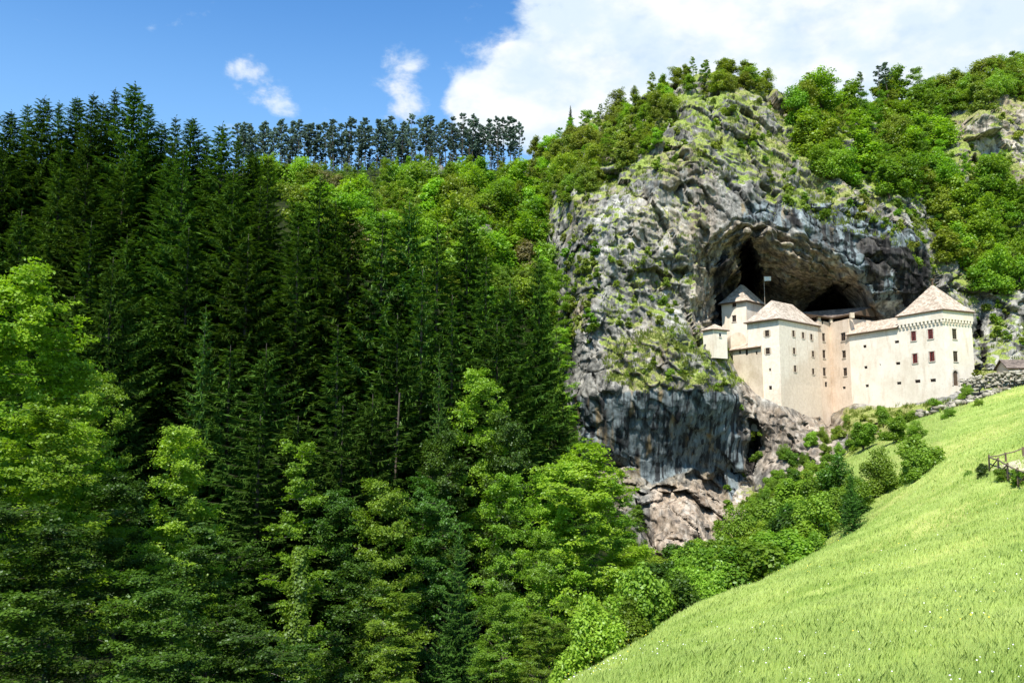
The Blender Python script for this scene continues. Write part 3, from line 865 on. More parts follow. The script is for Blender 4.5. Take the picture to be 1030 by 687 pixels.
def hip_roof(name, foot, z, rise, over, mat, ridge_frac, parent, thick=.28, apex=None):
    """hipped roof over a 4-corner footprint; ridge parallel to edge 1 (corner 1 -> 2)"""
    foot = [np.asarray(f, float)[:2] for f in foot]
    c = sum(foot) / 4
    ex = [f + (f - c) / np.linalg.norm(f - c) * over * 1.3 for f in foot]
    m01, m23 = (ex[0] + ex[1]) / 2, (ex[2] + ex[3]) / 2
    k = ridge_frac
    r0, r1 = m01 * (1 - k) + m23 * k, m23 * (1 - k) + m01 * k
    if apex is not None: r0 = r1 = np.asarray(apex)
    mb = MB()
    E = [(p[0], p[1], z) for p in ex]; D = [(p[0], p[1], z - thick) for p in ex]
    T0, T1 = (r0[0], r0[1], z + rise), (r1[0], r1[1], z + rise)
    # slight flare: an intermediate ring
    def lerp(a_, b_, t_, dz=0): return (a_[0] + (b_[0] - a_[0]) * t_, a_[1] + (b_[1] - a_[1]) * t_, a_[2] + (b_[2] - a_[2]) * t_ + dz)
    tops = [T0, T0, T1, T1]
    mid = [lerp(E[i], tops[i], .25, -.05 * rise) for i in range(4)]
    for i in range(4):
        j = (i + 1) % 4
        mb.poly([E[i], E[j], mid[j], mid[i]])
        if tops[i] == tops[j] or apex is not None: mb.poly([mid[i], mid[j], tops[i]])
        else: mb.poly([mid[i], mid[j], tops[j], tops[i]])
        mb.poly([D[i], D[j], E[j], E[i]], 1)
    mb.poly(D[::-1], 1)
    return fit(mb.build(name, [mat, M['wood']], parent))


# --- gate tower and long wing share one front line
Cc = xy(953, 190.0)
Wl = xy(857, 213.6)
sT = on_line(Cc, Wl, 906)[0]
LW = np.linalg.norm(Wl - Cc)
u_ = (Wl - Cc) / LW
dR = np.array([u_[1], -u_[0]])
if dR[0] < 0: dR = -dR
sR = on_line(Cc, Cc + dR * 10, 979.5)[0]
Dd = Cc + dR * sR
Aa = Cc + u_ * sT
Bb = Aa + dR * sR
cenT = (Aa + Cc + Dd + Bb) / 4
Zt = float(P(949.4, 311.5, 190)[2])
tower = None
ops0, ops1 = [], []
for px, py, w_, h in [(919, 338, 1.15, 1.9), (936, 336, 1.15, 1.9), (920.5, 360.5, 1.15, 1.9), (937.5, 358.5, 1.15, 1.9), (923, 383.5, 1.2, .62), (938.5, 382.5, 1.2, .62), (917.5, 320.3, .5, .5), (935.5, 318.5, .5, .5)]:
    s, z, _ = on_line(Aa, Cc, px, py); ops0.append((s, z, w_ * 1.18, h * 1.12))
for px, py, w_, h in [(960, 336, 1.15, 2.0), (961, 358.5, 1.15, 2.0)]:
    s, z, _ = on_line(Cc, Dd, px, py); ops1.append((s, z, w_ * 1.18, h * 1.12))
sdoor, zdoor, _ = on_line(Cc, Dd, 961, 380)
ops1.append((sdoor, zdoor, 1.7, 3.4))
zb = float(P(953, 400, 190)[2]) - 5
tower = wall_body('gate_tower', [Aa, Cc, Dd, Bb], zb, Zt, M['plaster_white'], {0: ops0, 1: ops1})
# the tower has one plaster all round; windows of its two visible sides
for i, (s, z, w_, h) in enumerate(ops0):
    window(tower, Aa, Cc, s, z, w_, h, 'red' if i < 4 else 'slot', cenT)
for s, z, w_, h in ops1[:2]: window(tower, Cc, Dd, s, z, w_, h, 'brown', cenT)
# arched entrance door
mb = MB()
uR = (Dd - Cc) / np.linalg.norm(Dd - Cc); nR = np.array([uR[1], -uR[0]])
if np.dot(nR, Cc - cenT) < 0: nR = -nR
base = Cc + uR * sdoor
pts = [(-.8, -1.65), (.8, -1.65)] + [(.8 * math.cos(a_), .8 + .8 * math.sin(a_)) for a_ in np.linspace(0, math.pi, 9)]
mb.poly([(*(base + uR * a_ - nR * .15), zdoor + b_) for a_, b_ in pts])
outer = [(-1.15, -1.7)] + [(-1.15 * math.cos(a_), .8 + 1.15 * math.sin(a_)) for a_ in np.linspace(0, math.pi, 11)] + [(1.15, -1.7)]
inner = [(-.78, -1.7)] + [(-.78 * math.cos(a_), .8 + .78 * math.sin(a_)) for a_ in np.linspace(0, math.pi, 11)] + [(.78, -1.7)]
for i in range(len(outer) - 1):
    q4 = [outer[i], outer[i + 1], inner[i + 1], inner[i]]
    mb.poly([(*(base + uR * a_ + nR * .1), zdoor + b_) for a_, b_ in q4], 1)
    mb.poly([(*(base + uR * a_ + nR * dd_), zdoor + b_) for (a_, b_), dd_ in ((outer[i], .1), (outer[i + 1], .1), (outer[i + 1], -.05), (outer[i], -.05))], 1)
    mb.poly([(*(base + uR * a_ + nR * dd_), zdoor + b_) for (a_, b_), dd_ in ((inner[i], .1), (inner[i + 1], .1), (inner[i + 1], -.3), (inner[i], -.3))], 1)
fit(mb.build('door', [M['wood'], M['stone']], tower))
# corbelled parapet
Zc = float(P(949.4, 322.0, 190)[2])
mb = MB()
out = .42
ring_o = [Aa + (u_ * out * 0) + (-dR) * out, Cc - u_ * out - dR * out, Dd - u_ * out + dR * 0.1, Bb + dR * .1]
zz0, zz1 = Zc + .25, Zt + .02
fo = ring_o
for (pa, pb) in ((fo[0], fo[1]), (fo[1], fo[2])):
    L = np.linalg.norm(pb - pa); uu = (pb - pa) / L
    nn = np.array([uu[1], -uu[0]])
    if np.dot(nn, pa - cenT) < 0: nn = -nn
    for q0, q1 in ((zz0, zz1),):
        mb.poly([(*pa, q0), (*pb, q0), (*pb, q1), (*pa, q1)])
        mb.poly([(*pa, q0), (*pb, q0), (*(pb - nn * out), q0), (*(pa - nn * out), q0)])
    n = int(L / .95)
    for i in range(n):
        c0 = pa + uu * (i + .5) * L / n - nn * (out * .5)
        rot = Matrix.Rotation(math.atan2(uu[1], uu[0]), 3, 'Z')
        mb.box((c0[0], c0[1], zz0 - .32), (.42, out * .98, .62), 0, rot)
        mb.box((c0[0] - nn[0] * .08, c0[1] - nn[1] * .08, zz0 - .8), (.3, out * .6, .38), 0, rot)
for p_ in (fo[0], ): mb.poly([(*p_, zz0), (*(p_ + dR * out), zz0), (*(p_ + dR * out), zz1), (*p_, zz1)])
fit(mb.build('corbel_band', [M['plaster_white']], tower))
apx = cenT
hz = float(P(940.3, 286.5, cenT[1])[2])
hip_roof('roof', [fo[0], fo[1], fo[2] + dR * .2, fo[3] + dR * .2], Zt + .05, hz - Zt, .35, M['shingle'], .5, tower, apex=cenT)
mb = MB(); mb.box((cenT[0], cenT[1], hz + .3), (.35, .35, 1.6)); mb.box((cenT[0], cenT[1], hz + 1.2), (.7, .7, .25))
fit(mb.build('finial', [M['wood']], tower))

# --- long wing
We = Wl
zW = float(P(906, 329.2, on_line(Cc, Wl, 906)[2])[2])
Wa = We; Wb = Cc + u_ * (sT + .03)
WcB = Wb + dR * 8.5; WdB = We + dR * 8.5
cenW = (Wa + Wb + WcB + WdB) / 4
ops = []
for px, py, w_, h in [(869.8, 348.5, .95, .7), (870.8, 369.5, .95, .65), (872.2, 388, .95, .62), (902.7, 343.8, 1.2, .62), (903.4, 365.5, 1.2, .62), (905.0, 385.3, 1.2, .62), (885.3, 366.8, .3, .35)]:
    s, z, _ = on_line(Wa, Wb, px, py); ops.append((min(s, np.linalg.norm(Wb - Wa) - .8), z, w_, h))
wing = wall_body('long_wing', [Wa, Wb, WcB, WdB], zb, zW, M['plaster_white'], {0: ops})
for s, z, w_, h in ops: window(wing, Wa, Wb, s, z, w_, h, 'slot', cenW)
# its lean-to roof rises towards the rock
mb = MB()
e0, e1 = Wa - dR * .7 + u_ * .6, Wb - dR * .7
r0, r1 = WdB * .45 + Wa * .55 + u_ * .6, WcB * .45 + Wb * .55
k0, k1 = WdB + u_ * .6, WcB
rz = 3.0
mb.poly([(*e0, zW), (*e1, zW), (*r1, zW + rz), (*r0, zW + rz)]); mb.poly([(*r0, zW + rz), (*r1, zW + rz), (*k1, zW + .3), (*k0, zW + .3)])
mb.poly([(*e0, zW - .25), (*e1, zW - .25), (*e1, zW), (*e0, zW)], 1); mb.poly([(*e0, zW - .25), (*e1, zW - .25), (*k1, zW - .25), (*k0, zW - .25)], 1)
mb.poly([(*e0, zW - .25), (*e0, zW), (*r0, zW + rz), (*k0, zW + .3), (*k0, zW - .25)], 1)
fit(mb.build('roof', [M['shingle'], M['wood']], wing))

# --- palace
Kk = xy(786, 205.0)
dirR = xy(827, 217.5) - Kk; dirR /= np.linalg.norm(dirR)
Lf = xy(753.8, 212.0)
sE = on_line(Kk, Kk + dirR * 10, 824)[0]
Rr = Kk + dirR * sE
Bk = Rr + (Lf - Kk)
cenP = (Kk + Rr + Bk + Lf) / 4
zP = float(P(785.4, 320.6, 205)[2])
oL, oR = [], []
for px, py, w_, h in [(771.5, 335.3, 1.0, 1.35), (772.2, 353, 1.0, 1.35), (774.5, 371.8, .45, .6), (775, 390.3, .7, .95)]:
    s, z, _ = on_line(Lf, Kk, px, py); oL.append((s, z, w_ * 1.18, h * 1.12))
for px, py, w_, h in [(798.2, 335.5, .95, 1.35), (807.8, 337.3, .95, 1.35), (816.2, 339, .95, 1.35), (798.8, 353, .95, 1.35), (817.8, 356, .95, 1.35), (799.8, 370.8, .95, 1.4), (818, 373.6, .95, 1.3)]:
    s, z, _ = on_line(Kk, Rr, px, py); oR.append((s, z, w_ * 1.18, h * 1.12))
pz0 = float(P(800, 420, 205)[2]) - 3; pbz = float(P(786, 385, 205)[2])
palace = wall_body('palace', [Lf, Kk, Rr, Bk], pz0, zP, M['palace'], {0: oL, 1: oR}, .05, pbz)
for i, (s, z, w_, h) in enumerate(oL): window(palace, Lf, Kk, s, z, w_, h, 'shutter' if i < 2 else 'slot', cenP)
for s, z, w_, h in oR: window(palace, Kk, Rr, s, z, w_, h, 'shutter', cenP)
zap = float(P(780, 305.5, 216)[2])
hip_roof('roof', [Lf, Kk, Rr, Bk], zP + .05, zap - zP, .75, M['shingle_grey'], .26, palace)
mb = MB(); 

# --- middle building between palace and long wing
Ma = Kk + dirR * (sE + .03)
sM = on_line(Kk, Kk + dirR * 10, 836)[0]
Mb_ = Kk + dirR * sM
Mc = We + u_ * .03
Md = Mc + dR * 9; Me_ = Ma + np.array([-2, 12.0])
cenM = Mb_ + np.array([2.0, 8.0])
zM = float(P(850, 322.0, 216)[2])
o0, o1 = [], []
for px, py, w_, h in [(828.4, 339.3, 1.1, 1.8), (828.8, 356.3, 1.1, 1.8), (829.2, 374, 1.1, 1.8), (831, 386.6, 1.0, 1.1), (827.3, 324.6, .7, .7)]:
    s, z, _ = on_line(Ma, Mb_, px, py); o0.append((s, z, w_ * 1.18, h * 1.12))
for px, py, w_, h in [(848.2, 338.8, 1.5, 1.8), (849, 356.3, 1.15, 1.6), (850.2, 374, 1.15, 1.7), (849, 390, 1.0, .55)]:
    s, z, _ = on_line(Mb_, Mc, px, py); o1.append((s, z, w_ * 1.18, h * 1.12))
middle = wall_body('middle_building', [Ma, Mb_, Mc, Md, Me_], pz0, zM, M['plaster_warm'], {0: o0, 1: o1}, .05, pbz, cen=cenM)
for i, (s, z, w_, h) in enumerate(o0): window(middle, Ma, Mb_, s, z, w_, h, 'brown' if i < 3 else 'slot', cenM)
for i, (s, z, w_, h) in enumerate(o1): window(middle, Mb_, Mc, s, z, w_, h, 'brown' if i < 3 else 'slot', cenM)
# open attic gallery under a low dark roof
for px, wd in ((836.5, .8), (858.0, 1.0), (824.5, .7)):
    mb = MB()
    ln = (Ma, Mb_) if px < 836.3 else (Mb_, Mc)
    s, z, _ = on_line(*ln, px, 322)
    p_ = at_s(ln[0], ln[1], np.clip(s, .5, 99)) + np.array([0, .6])
    mb.box((*p_, zM + .62), (wd, .8, 1.3))
    fit(mb.build('attic_post', [M['plaster_beige']], middle))
mb = MB()
f0, f1, f2 = Ma + np.array([-.3, -.7]), Mb_ + np.array([.2, -.9]), Mc + np.array([1.2, -.8])
g0, g2 = Me_ + np.array([0, -2]), Md + np.array([0, 0])
za, zt_ = zM + 1.3, zM + 3.6
mb.poly([(*f0, za), (*f1, za), (*g2, zt_), (*g0, zt_)]); mb.poly([(*f1, za), (*f2, za), (*g2, zt_)])
mb.poly([(*f0, za - .3), (*f1, za - .3), (*f1, za), (*f0, za)], 1); mb.poly([(*f1, za - .3), (*f2, za - .3), (*f2, za), (*f1, za)], 1)
mb.poly([(*f0, za - .3), (*f1, za - .3), (*f2, za - .3), (*g2, za - .3), (*g0, za - .3)], 1)
mb.poly([(*f2, za - .3), (*g2, za - .3), (*g2, zt_), (*f2, za)], 1); mb.poly([(*f0, za - .3), (*g0, za - .3), (*g0, zt_), (*f0, za)], 1)
fit(mb.build('roof', [M['shingle_dark'], M['wood']], middle))

# --- rear tower standing higher in the cave mouth
Rk = xy(753.6, 222.0); Rl = xy(728.5, 227.5); Rr2 = xy(772, 229.0); Rb = Rl + Rr2 - Rk
cenR = (Rk + Rb) / 2
zR = float(P(753.6, 302.5, 222)[2])
ops = []
for px, py, w_, h in [(738.5, 306, 1.0, 1.3), (738.5, 320.5, 1.0, 1.4)]:
    s, z, _ = on_line(Rl, Rk, px, py); ops.append((s, z, w_ * 1.18, h * 1.12))
rear = wall_body('rear_tower', [Rl, Rk, Rr2, Rb], zR - 16, zR, M['plaster_white'], {0: ops})
for s, z, w_, h in ops: window(rear, Rl, Rk, s, z, w_, h, 'brown', cenR)
hip_roof('roof', [Rl, Rk, Rr2, Rb], zR + .05, float(P(753.6, 287.5, 229)[2]) - zR, .8, M['shingle_grey'], .42, rear)
mb = MB(); mb.box((*(Rk * .35 + Rb * .65), zR + 3.2), (.9, .9, 2.4)); fit(mb.build('chimney', [M['plaster_beige']], rear))

# --- low front wing with its strip roof, and the barrel-vaulted annex behind it
Ql = xy(738.5, 216.0); Qr = xy(767.5, 208.4)
qd = np.array([.35, .94]) * 5
zQ = float(P(767, 348.5, 208.4)[2])
ops = []
for px, py, w_, h in [(744.3, 354.3, .55, .8), (751.3, 354.3, .8, 1.2), (761, 355, .45, .7)]:
    s, z, _ = on_line(Ql, Qr, px, py); ops.append((s, z, w_ * 1.18, h * 1.12))
cenQ = (Ql + Qr) / 2 + qd / 2
low = wall_body('low_wing', [Ql, Qr, Qr + qd, Ql + qd], zQ - 14, zQ, M['plaster_beige'], {0: ops}, .03, zQ - 4)
for s, z, w_, h in ops: window(low, Ql, Qr, s, z, w_, h, 'slot', cenQ)
mb = MB()
uq = (Qr - Ql) / np.linalg.norm(Qr - Ql); nq = np.array([uq[1], -uq[0]])
a0, a1 = Ql + nq * .6 - uq * .6, Qr + nq * .6 + uq * .3
c0, c1 = Ql + qd - uq * .6, Qr + qd + uq * .3
mb.poly([(*a0, zQ), (*a1, zQ), (*c1, zQ + 2.1), (*c0, zQ + 2.1)]); mb.poly([(*a0, zQ - .25), (*a1, zQ - .25), (*a1, zQ), (*a0, zQ)], 1)
mb.poly([(*a0, zQ - .25), (*a1, zQ - .25), (*c1, zQ - .25), (*c0, zQ - .25)], 1); mb.poly([(*a0, zQ - .25), (*a0, zQ), (*c0, zQ + 2.1), (*c0, zQ - .25)], 1)
fit(mb.build('roof', [M['shingle'], M['wood']], low))
mb = MB()
vc = P(740.5, 343, 219); rad = 1.9
seg = [(rad * math.cos(a_), rad * math.sin(a_)) for a_ in np.linspace(0, math.pi, 13)]
fr_ = [(vc[0] + a_, vc[1] - 2, vc[2] + b_) for a_, b_ in seg]; bk_ = [(vc[0] + a_, vc[1] + 3, vc[2] + b_) for a_, b_ in seg]
for i in range(12): mb.poly([fr_[i], fr_[i + 1], bk_[i + 1], bk_[i]])
mb.poly(fr_ + [(vc[0] - rad, vc[1] - 2, vc[2] - 4), (vc[0] + rad, vc[1] - 2, vc[2] - 4)])
mb.poly([(vc[0] - rad, vc[1] - 2, vc[2]), (vc[0] - rad, vc[1] + 3, vc[2]), (vc[0] - rad, vc[1] + 3, vc[2] - 4), (vc[0] - rad, vc[1] - 2, vc[2] - 4)])
mb.poly([(vc[0] + rad, vc[1] - 2, vc[2]), (vc[0] + rad, vc[1] + 3, vc[2]), (vc[0] + rad, vc[1] + 3, vc[2] - 4), (vc[0] + rad, vc[1] - 2, vc[2] - 4)])
fit(mb.build('vaulted_annex', [M['plaster_beige']], low))

# --- turret on the ledge left of the castle
hb = P(719.5, 348, 203.0)
hut = empty('turret', hb, 'small white turret with a pyramid roof on the ledge beside the castle', 'turret')
mb = MB(); hw = 2.1
hz0, hz1 = -3.0, float(P(719.5, 332.5, 203.0)[2] - hb[2])
ca, sa = math.cos(.5), math.sin(.5)
cor = [(-hw * ca + hw * sa * .8, -hw * sa - hw * ca * .8), (hw * ca + hw * sa * .8, hw * sa - hw * ca * .8), (hw * ca - hw * sa * .8, hw * sa + hw * ca * .8), (-hw * ca - hw * sa * .8, -hw * sa + hw * ca * .8)]
for i in range(4):
    a_, b_ = cor[i], cor[(i + 1) % 4]
    mb.poly([(*a_, hz0), (*b_, hz0), (*b_, hz1), (*a_, hz1)])
mb.build('wall', [M['plaster_white']], hut)
mb = MB()
ex = [(a_ * 1.25, b_ * 1.25, hz1 + .02) for a_, b_ in cor]; dx_ = [(a_, b_, c_ - .2) for a_, b_, c_ in ex]
for i in range(4):
    j = (i + 1) % 4
    mb.poly([ex[i], ex[j], (0, 0, hz1 + 1.5)]); mb.poly([dx_[i], dx_[j], ex[j], ex[i]], 1)
mb.poly(dx_[::-1], 1)
mb.build('roof', [M['shingle'], M['wood']], hut)
mb = MB()
m_ = ((cor[0][0] + cor[1][0]) / 2, (cor[0][1] + cor[1][1]) / 2); rot = Matrix.Rotation(.5, 3, 'Z')
mb.box((m_[0], m_[1], hz1 - 1.2), (.55, .12, .75), 0, rot); mb.box((m_[0] + .02, m_[1] - .1, hz1 - 1.72), (.8, .2, .14), 1, rot)
mb.build('window', [M['glass'], M['stone']], hut)

# --- flag above the castle
fb = P(769.5, 309, 224); ft = P(769.5, 278, 224)
fl = empty('flag', fb, 'small white flag on a thin pole rising above the castle roofs before the cave', 'flag')
hgt = float(ft[2] - fb[2])
v_, f_ = tubes([([(0, 0, -3), (0, 0, hgt)], [.05, .04])], 6)
link('pole', np_mesh('pole', v_, f_, [M['plaster_beige']]), fl)
mb = MB()
nxs = 7
for i in range(nxs):
    x0, x1 = .1 + 1.7 * i / nxs, .1 + 1.7 * (i + 1) / nxs
    y0, y1 = .16 * math.sin(x0 * 3.5), .16 * math.sin(x1 * 3.5)
    for yo in (0, .03):
        mb.poly([(x0, y0 + yo, hgt - 1.15), (x1, y1 + yo, hgt - 1.2), (x1, y1 + yo, hgt - .1), (x0, y0 + yo, hgt - .05)])
mb.build('cloth', [M['flag']], fl)

# --- little roofed gatehouse and rubble wall beside the tower
gb = P(1024, 381, 190.0)
gh = empty('gatehouse', gb, 'small stone gatehouse with a low brown roof beyond the entrance wall', 'gatehouse')
mb = MB()
W2, D2, H2 = 6.5, 4.5, 2.4
for a_, b_ in (((-W2 / 2, -D2 / 2), (W2 / 2, -D2 / 2)), ((W2 / 2, -D2 / 2), (W2 / 2, D2 / 2)), ((W2 / 2, D2 / 2), (-W2 / 2, D2 / 2)), ((-W2 / 2, D2 / 2), (-W2 / 2, -D2 / 2))):
    mb.poly([(*a_, -3), (*b_, -3), (*b_, H2), (*a_, H2)])
for sx in (-1, 1): mb.poly([(sx * W2 / 2, -D2 / 2, H2), (sx * W2 / 2, D2 / 2, H2), (sx * W2 / 2, 0, H2 + 1.6)])
mb.build('wall', [M['plaster_beige']], gh)
mb = MB()
for sy in (-1, 1):
    mb.poly([(-W2 / 2 - .5, sy * (D2 / 2 + .5), H2 - .3), (W2 / 2 + .5, sy * (D2 / 2 + .5), H2 - .3), (W2 / 2 + .5, 0, H2 + 1.75), (-W2 / 2 - .5, 0, H2 + 1.75)])
    mb.poly([(-W2 / 2 - .5, sy * (D2 / 2 + .5), H2 - .5), (W2 / 2 + .5, sy * (D2 / 2 + .5), H2 - .5), (W2 / 2 + .5, 0, H2 + 1.55), (-W2 / 2 - .5, 0, H2 + 1.55)], 1)
mb.build('roof', [M['shingle_dark'], M['wood']], gh)
mb = MB(); mb.box((-1.2, -D2 / 2 - .02, .4), (1.1, .1, 1.9)); mb.build('door', [M['wood']], gh)


def rubble(name, path, h, w_, label, cat, sd_=0, n_per=5.0, size=.55):
    """stones laid along a path (x, y, z base)"""
    r_ = np.random.default_rng(sd_)
    base_v = np.array([(x, y, z) for x in (-1, 1) for y in (-1, 1) for z in (-1, 1)], float)
    base_f = np.array([(0, 1, 3, 2), (4, 6, 7, 5), (0, 4, 5, 1), (2, 3, 7, 6), (0, 2, 6, 4), (1, 5, 7, 3)])
    VV, FF = [], []
    path = np.asarray(path, float)
    seg_ = np.linalg.norm(np.diff(path, axis=0), axis=1)
    cum = np.concatenate([[0], np.cumsum(seg_)])
    n = int(cum[-1] * n_per * max(1, h))
    for i in range(n):
        s = r_.uniform(0, cum[-1])
        p_ = np.array([np.interp(s, cum, path[:, k]) for k in range(3)])
        p_ = p_ + np.array([r_.normal(0, w_ * .35), r_.normal(0, w_ * .35), r_.uniform(-.2, h)])
        sz = size * r_.uniform(.45, 1.25) * np.array([r_.uniform(.7, 1.3), r_.uniform(.7, 1.2), r_.uniform(.5, .9)]) * .5
        rm = np.array(Matrix.Rotation(r_.uniform(0, 6.28), 3, 'Z') @ Matrix.Rotation(r_.uniform(-.3, .3), 3, 'X'))
        v0 = (base_v * sz * r_.uniform(.75, 1.15, (8, 1))) @ rm.T + p_
        FF.append(base_f + 8 * len(VV)); VV.append(v0)
    return link(name, np_mesh(name, np.concatenate(VV), np.concatenate(FF), [M['wallstone']]), None, label, cat)


def stone_mat():
    m, k = new_mat('wall_stone')
    g = k.n('ShaderNodeNewGeometry')
    n = k.noise(g.outputs['Position'], 2.5, 5, .65)
    c = k.mix(g.outputs['Random Per Island'], (.16, .14, .10), (.42, .38, .31))
    c = k.mix(k.math('MULTIPLY', k.ramp(n, .5, .7), .5), c, (.16, .17, .08))
    return finish(m, k, c, .95, n, .5, .1, .15)


M['wallstone'] = stone_mat()
def tpath(pts): return [(*P(px, py, Y)[:2], float(P(px, py, Y)[2])) for px, py, Y in pts]
rubble('rubble_wall', tpath([(968, 393, 187.5), (985, 391, 186), (1000, 388, 186), (1020, 386, 186), (1045, 383, 186)]), 2.6, .7, 'mortared rubble retaining wall beside the castle entrance', 'wall', 1, 9, .7)
rubble('stone_row', tpath([(925, 419, 178), (950, 411, 178), (975, 404, 180), (1000, 398, 181), (1012, 394, 182)]), .8, 1.6, 'tumbled line of pale boulders between grass and castle bushes', 'wall', 2, 5, .9)

# ------------------------------------------------------------------ plants
def nrm(v): return v / (np.linalg.norm(v, axis=-1, keepdims=True) + 1e-9)


def leaves(cen, nor, size, r_, elong=1.6):
    """one bent four-cornered leaf at every centre, lying across its normal"""
    n = len(cen)
    a_ = nrm(np.cross(nor, nrm(r_.normal(size=(n, 3)))))
    b_ = np.cross(nor, a_)
    sz = (size * r_.uniform(.65, 1.3, n))[:, None]
    l = sz * elong * .5; w_ = sz * .5
    v = np.stack([cen - a_ * l, cen + b_ * w_ - nor * w_ * .25, cen + a_ * l - nor * l * .2, cen - b_ * w_ - nor * w_ * .25], 1)
    f = np.arange(4 * n).reshape(n, 4)
    return v.reshape(-1, 3), f


def broadleaf(seed, H=20.0, spread=5.5, n_limb=26, clump=62, leaf=.30, low=.22, layered=.6, top_r=.25, mats=None, side=6, lean=.05, upg=.85):
    """trunk with limbs, and a crown of leaf sprays along the limbs; returns (trunk mesh, crown mesh)"""
    r_ = np.random.default_rng(seed)
    n = 12
    tt = np.linspace(0, 1, n)
    trunk = np.stack([np.cumsum(r_.normal(0, lean, n)) * H * .1, np.cumsum(r_.normal(0, lean, n)) * H * .1, tt * H * .93], 1)
    tr = H * .016 * (1 - tt) ** .8 + .03
    paths = [(trunk, tr)]
    cs, cr = [], []
    for i in range(n_limb):
        f = low + (1 - low) * ((i + .5) / n_limb) ** .9
        h = f * H * .84
        p0 = np.array([np.interp(h, trunk[:, 2], trunk[:, k]) for k in range(3)])
        az = i * 2.39996 + r_.normal(0, .35)
        g = (f - low) / (1 - low)
        prof = math.sin(math.pi * min(1, (g * .60 + .24))) ** .8 * (1 - top_r * .6 * g)
        L = spread * prof * r_.uniform(.55, 1.15) * (1 + .28 * math.sin(az * 2 + seed) + .22 * math.sin(az * 3 + g * 7 + seed)) + .5
        el = r_.uniform(.1, .5) + upg * g
        ns = 6
        s = np.linspace(0, 1, ns)
        dirn = np.array([math.cos(az), math.sin(az), 0])
        pts = p0 + dirn * (s[:, None] * L * math.cos(el)) + np.array([0, 0, 1]) * ((s * math.sin(el) - .16 * s ** 2) * L)[:, None]
        pts[1:] += r_.normal(0, .05 * L, (ns - 1, 3)) * s[1:, None]
        paths.append((pts, np.linspace(.35, .06, ns) * (H * .009 + .02)))
        nb = int(3 + L * 1.1)
        for j in range(nb):
            q = r_.uniform(.3, 1)
            b0_ = pts[0] + (pts[-1] - pts[0]) * 0 + np.array([np.interp(q, s, pts[:, k]) for k in range(3)])
            a2 = az + r_.choice([-1, 1]) * r_.uniform(.4, 1.3)
            L2 = L * r_.uniform(.22, .5) * (1.25 - q * .5)
            e = b0_ + np.array([math.cos(a2), math.sin(a2), r_.uniform(-.1, .45)]) * L2
            mid = (b0_ + e) / 2 + r_.normal(0, .06 * L2, 3)
            paths.append((np.stack([b0_, mid, e]), [.035, .022, .01]))
            for w_ in (1.0, .75, .5, .25):
                cs.append(b0_ + (e - b0_) * w_ + r_.normal(0, .12 + .03 * spread, 3)); cr.append(r_.uniform(.3, .85) * (.42 + .09 * spread))
        cs.append(pts[-1]); cr.append(r_.uniform(.6, 1.0) * (.5 + .12 * spread))
    cs.append(trunk[-1] + np.array([0, 0, H * .03])); cr.append(.8); cs.append(trunk[-2]); cr.append(.9)
    cs = np.array(cs); cr = np.array(cr)
    cen_axis = np.stack([np.interp(cs[:, 2], trunk[:, 2], trunk[:, k]) for k in (0, 1)], 1)
    C_, N_ = [], []
    for c0, rad, ax in zip(cs, cr, cen_axis):
        m_ = max(8, int(clump * (rad ** 2) * r_.uniform(.6, 1.2)))
        u = r_.normal(size=(m_, 3)); u = u * .55
        outd = np.array([c0[0] - ax[0], c0[1] - ax[1], 0]); outd = outd / (np.linalg.norm(outd) + .3)
        p_ = c0 + u * rad * np.array([1, 1, layered]) + outd * (u[:, 2:3] * 0)
        rr = np.hypot(u[:, 0], u[:, 1])
        p_[:, 2] -= rr ** 2 * rad * .12
        C_.append(p_)
        nn = nrm(np.array([0, 0, .9]) + outd * .6 + r_.normal(0, .6, (m_, 3)))
        N_.append(nn)
    C_ = np.concatenate(C_); N_ = np.concatenate(N_)
    v, f = leaves(C_, N_, leaf, r_)
    return paths, side, (v, f)


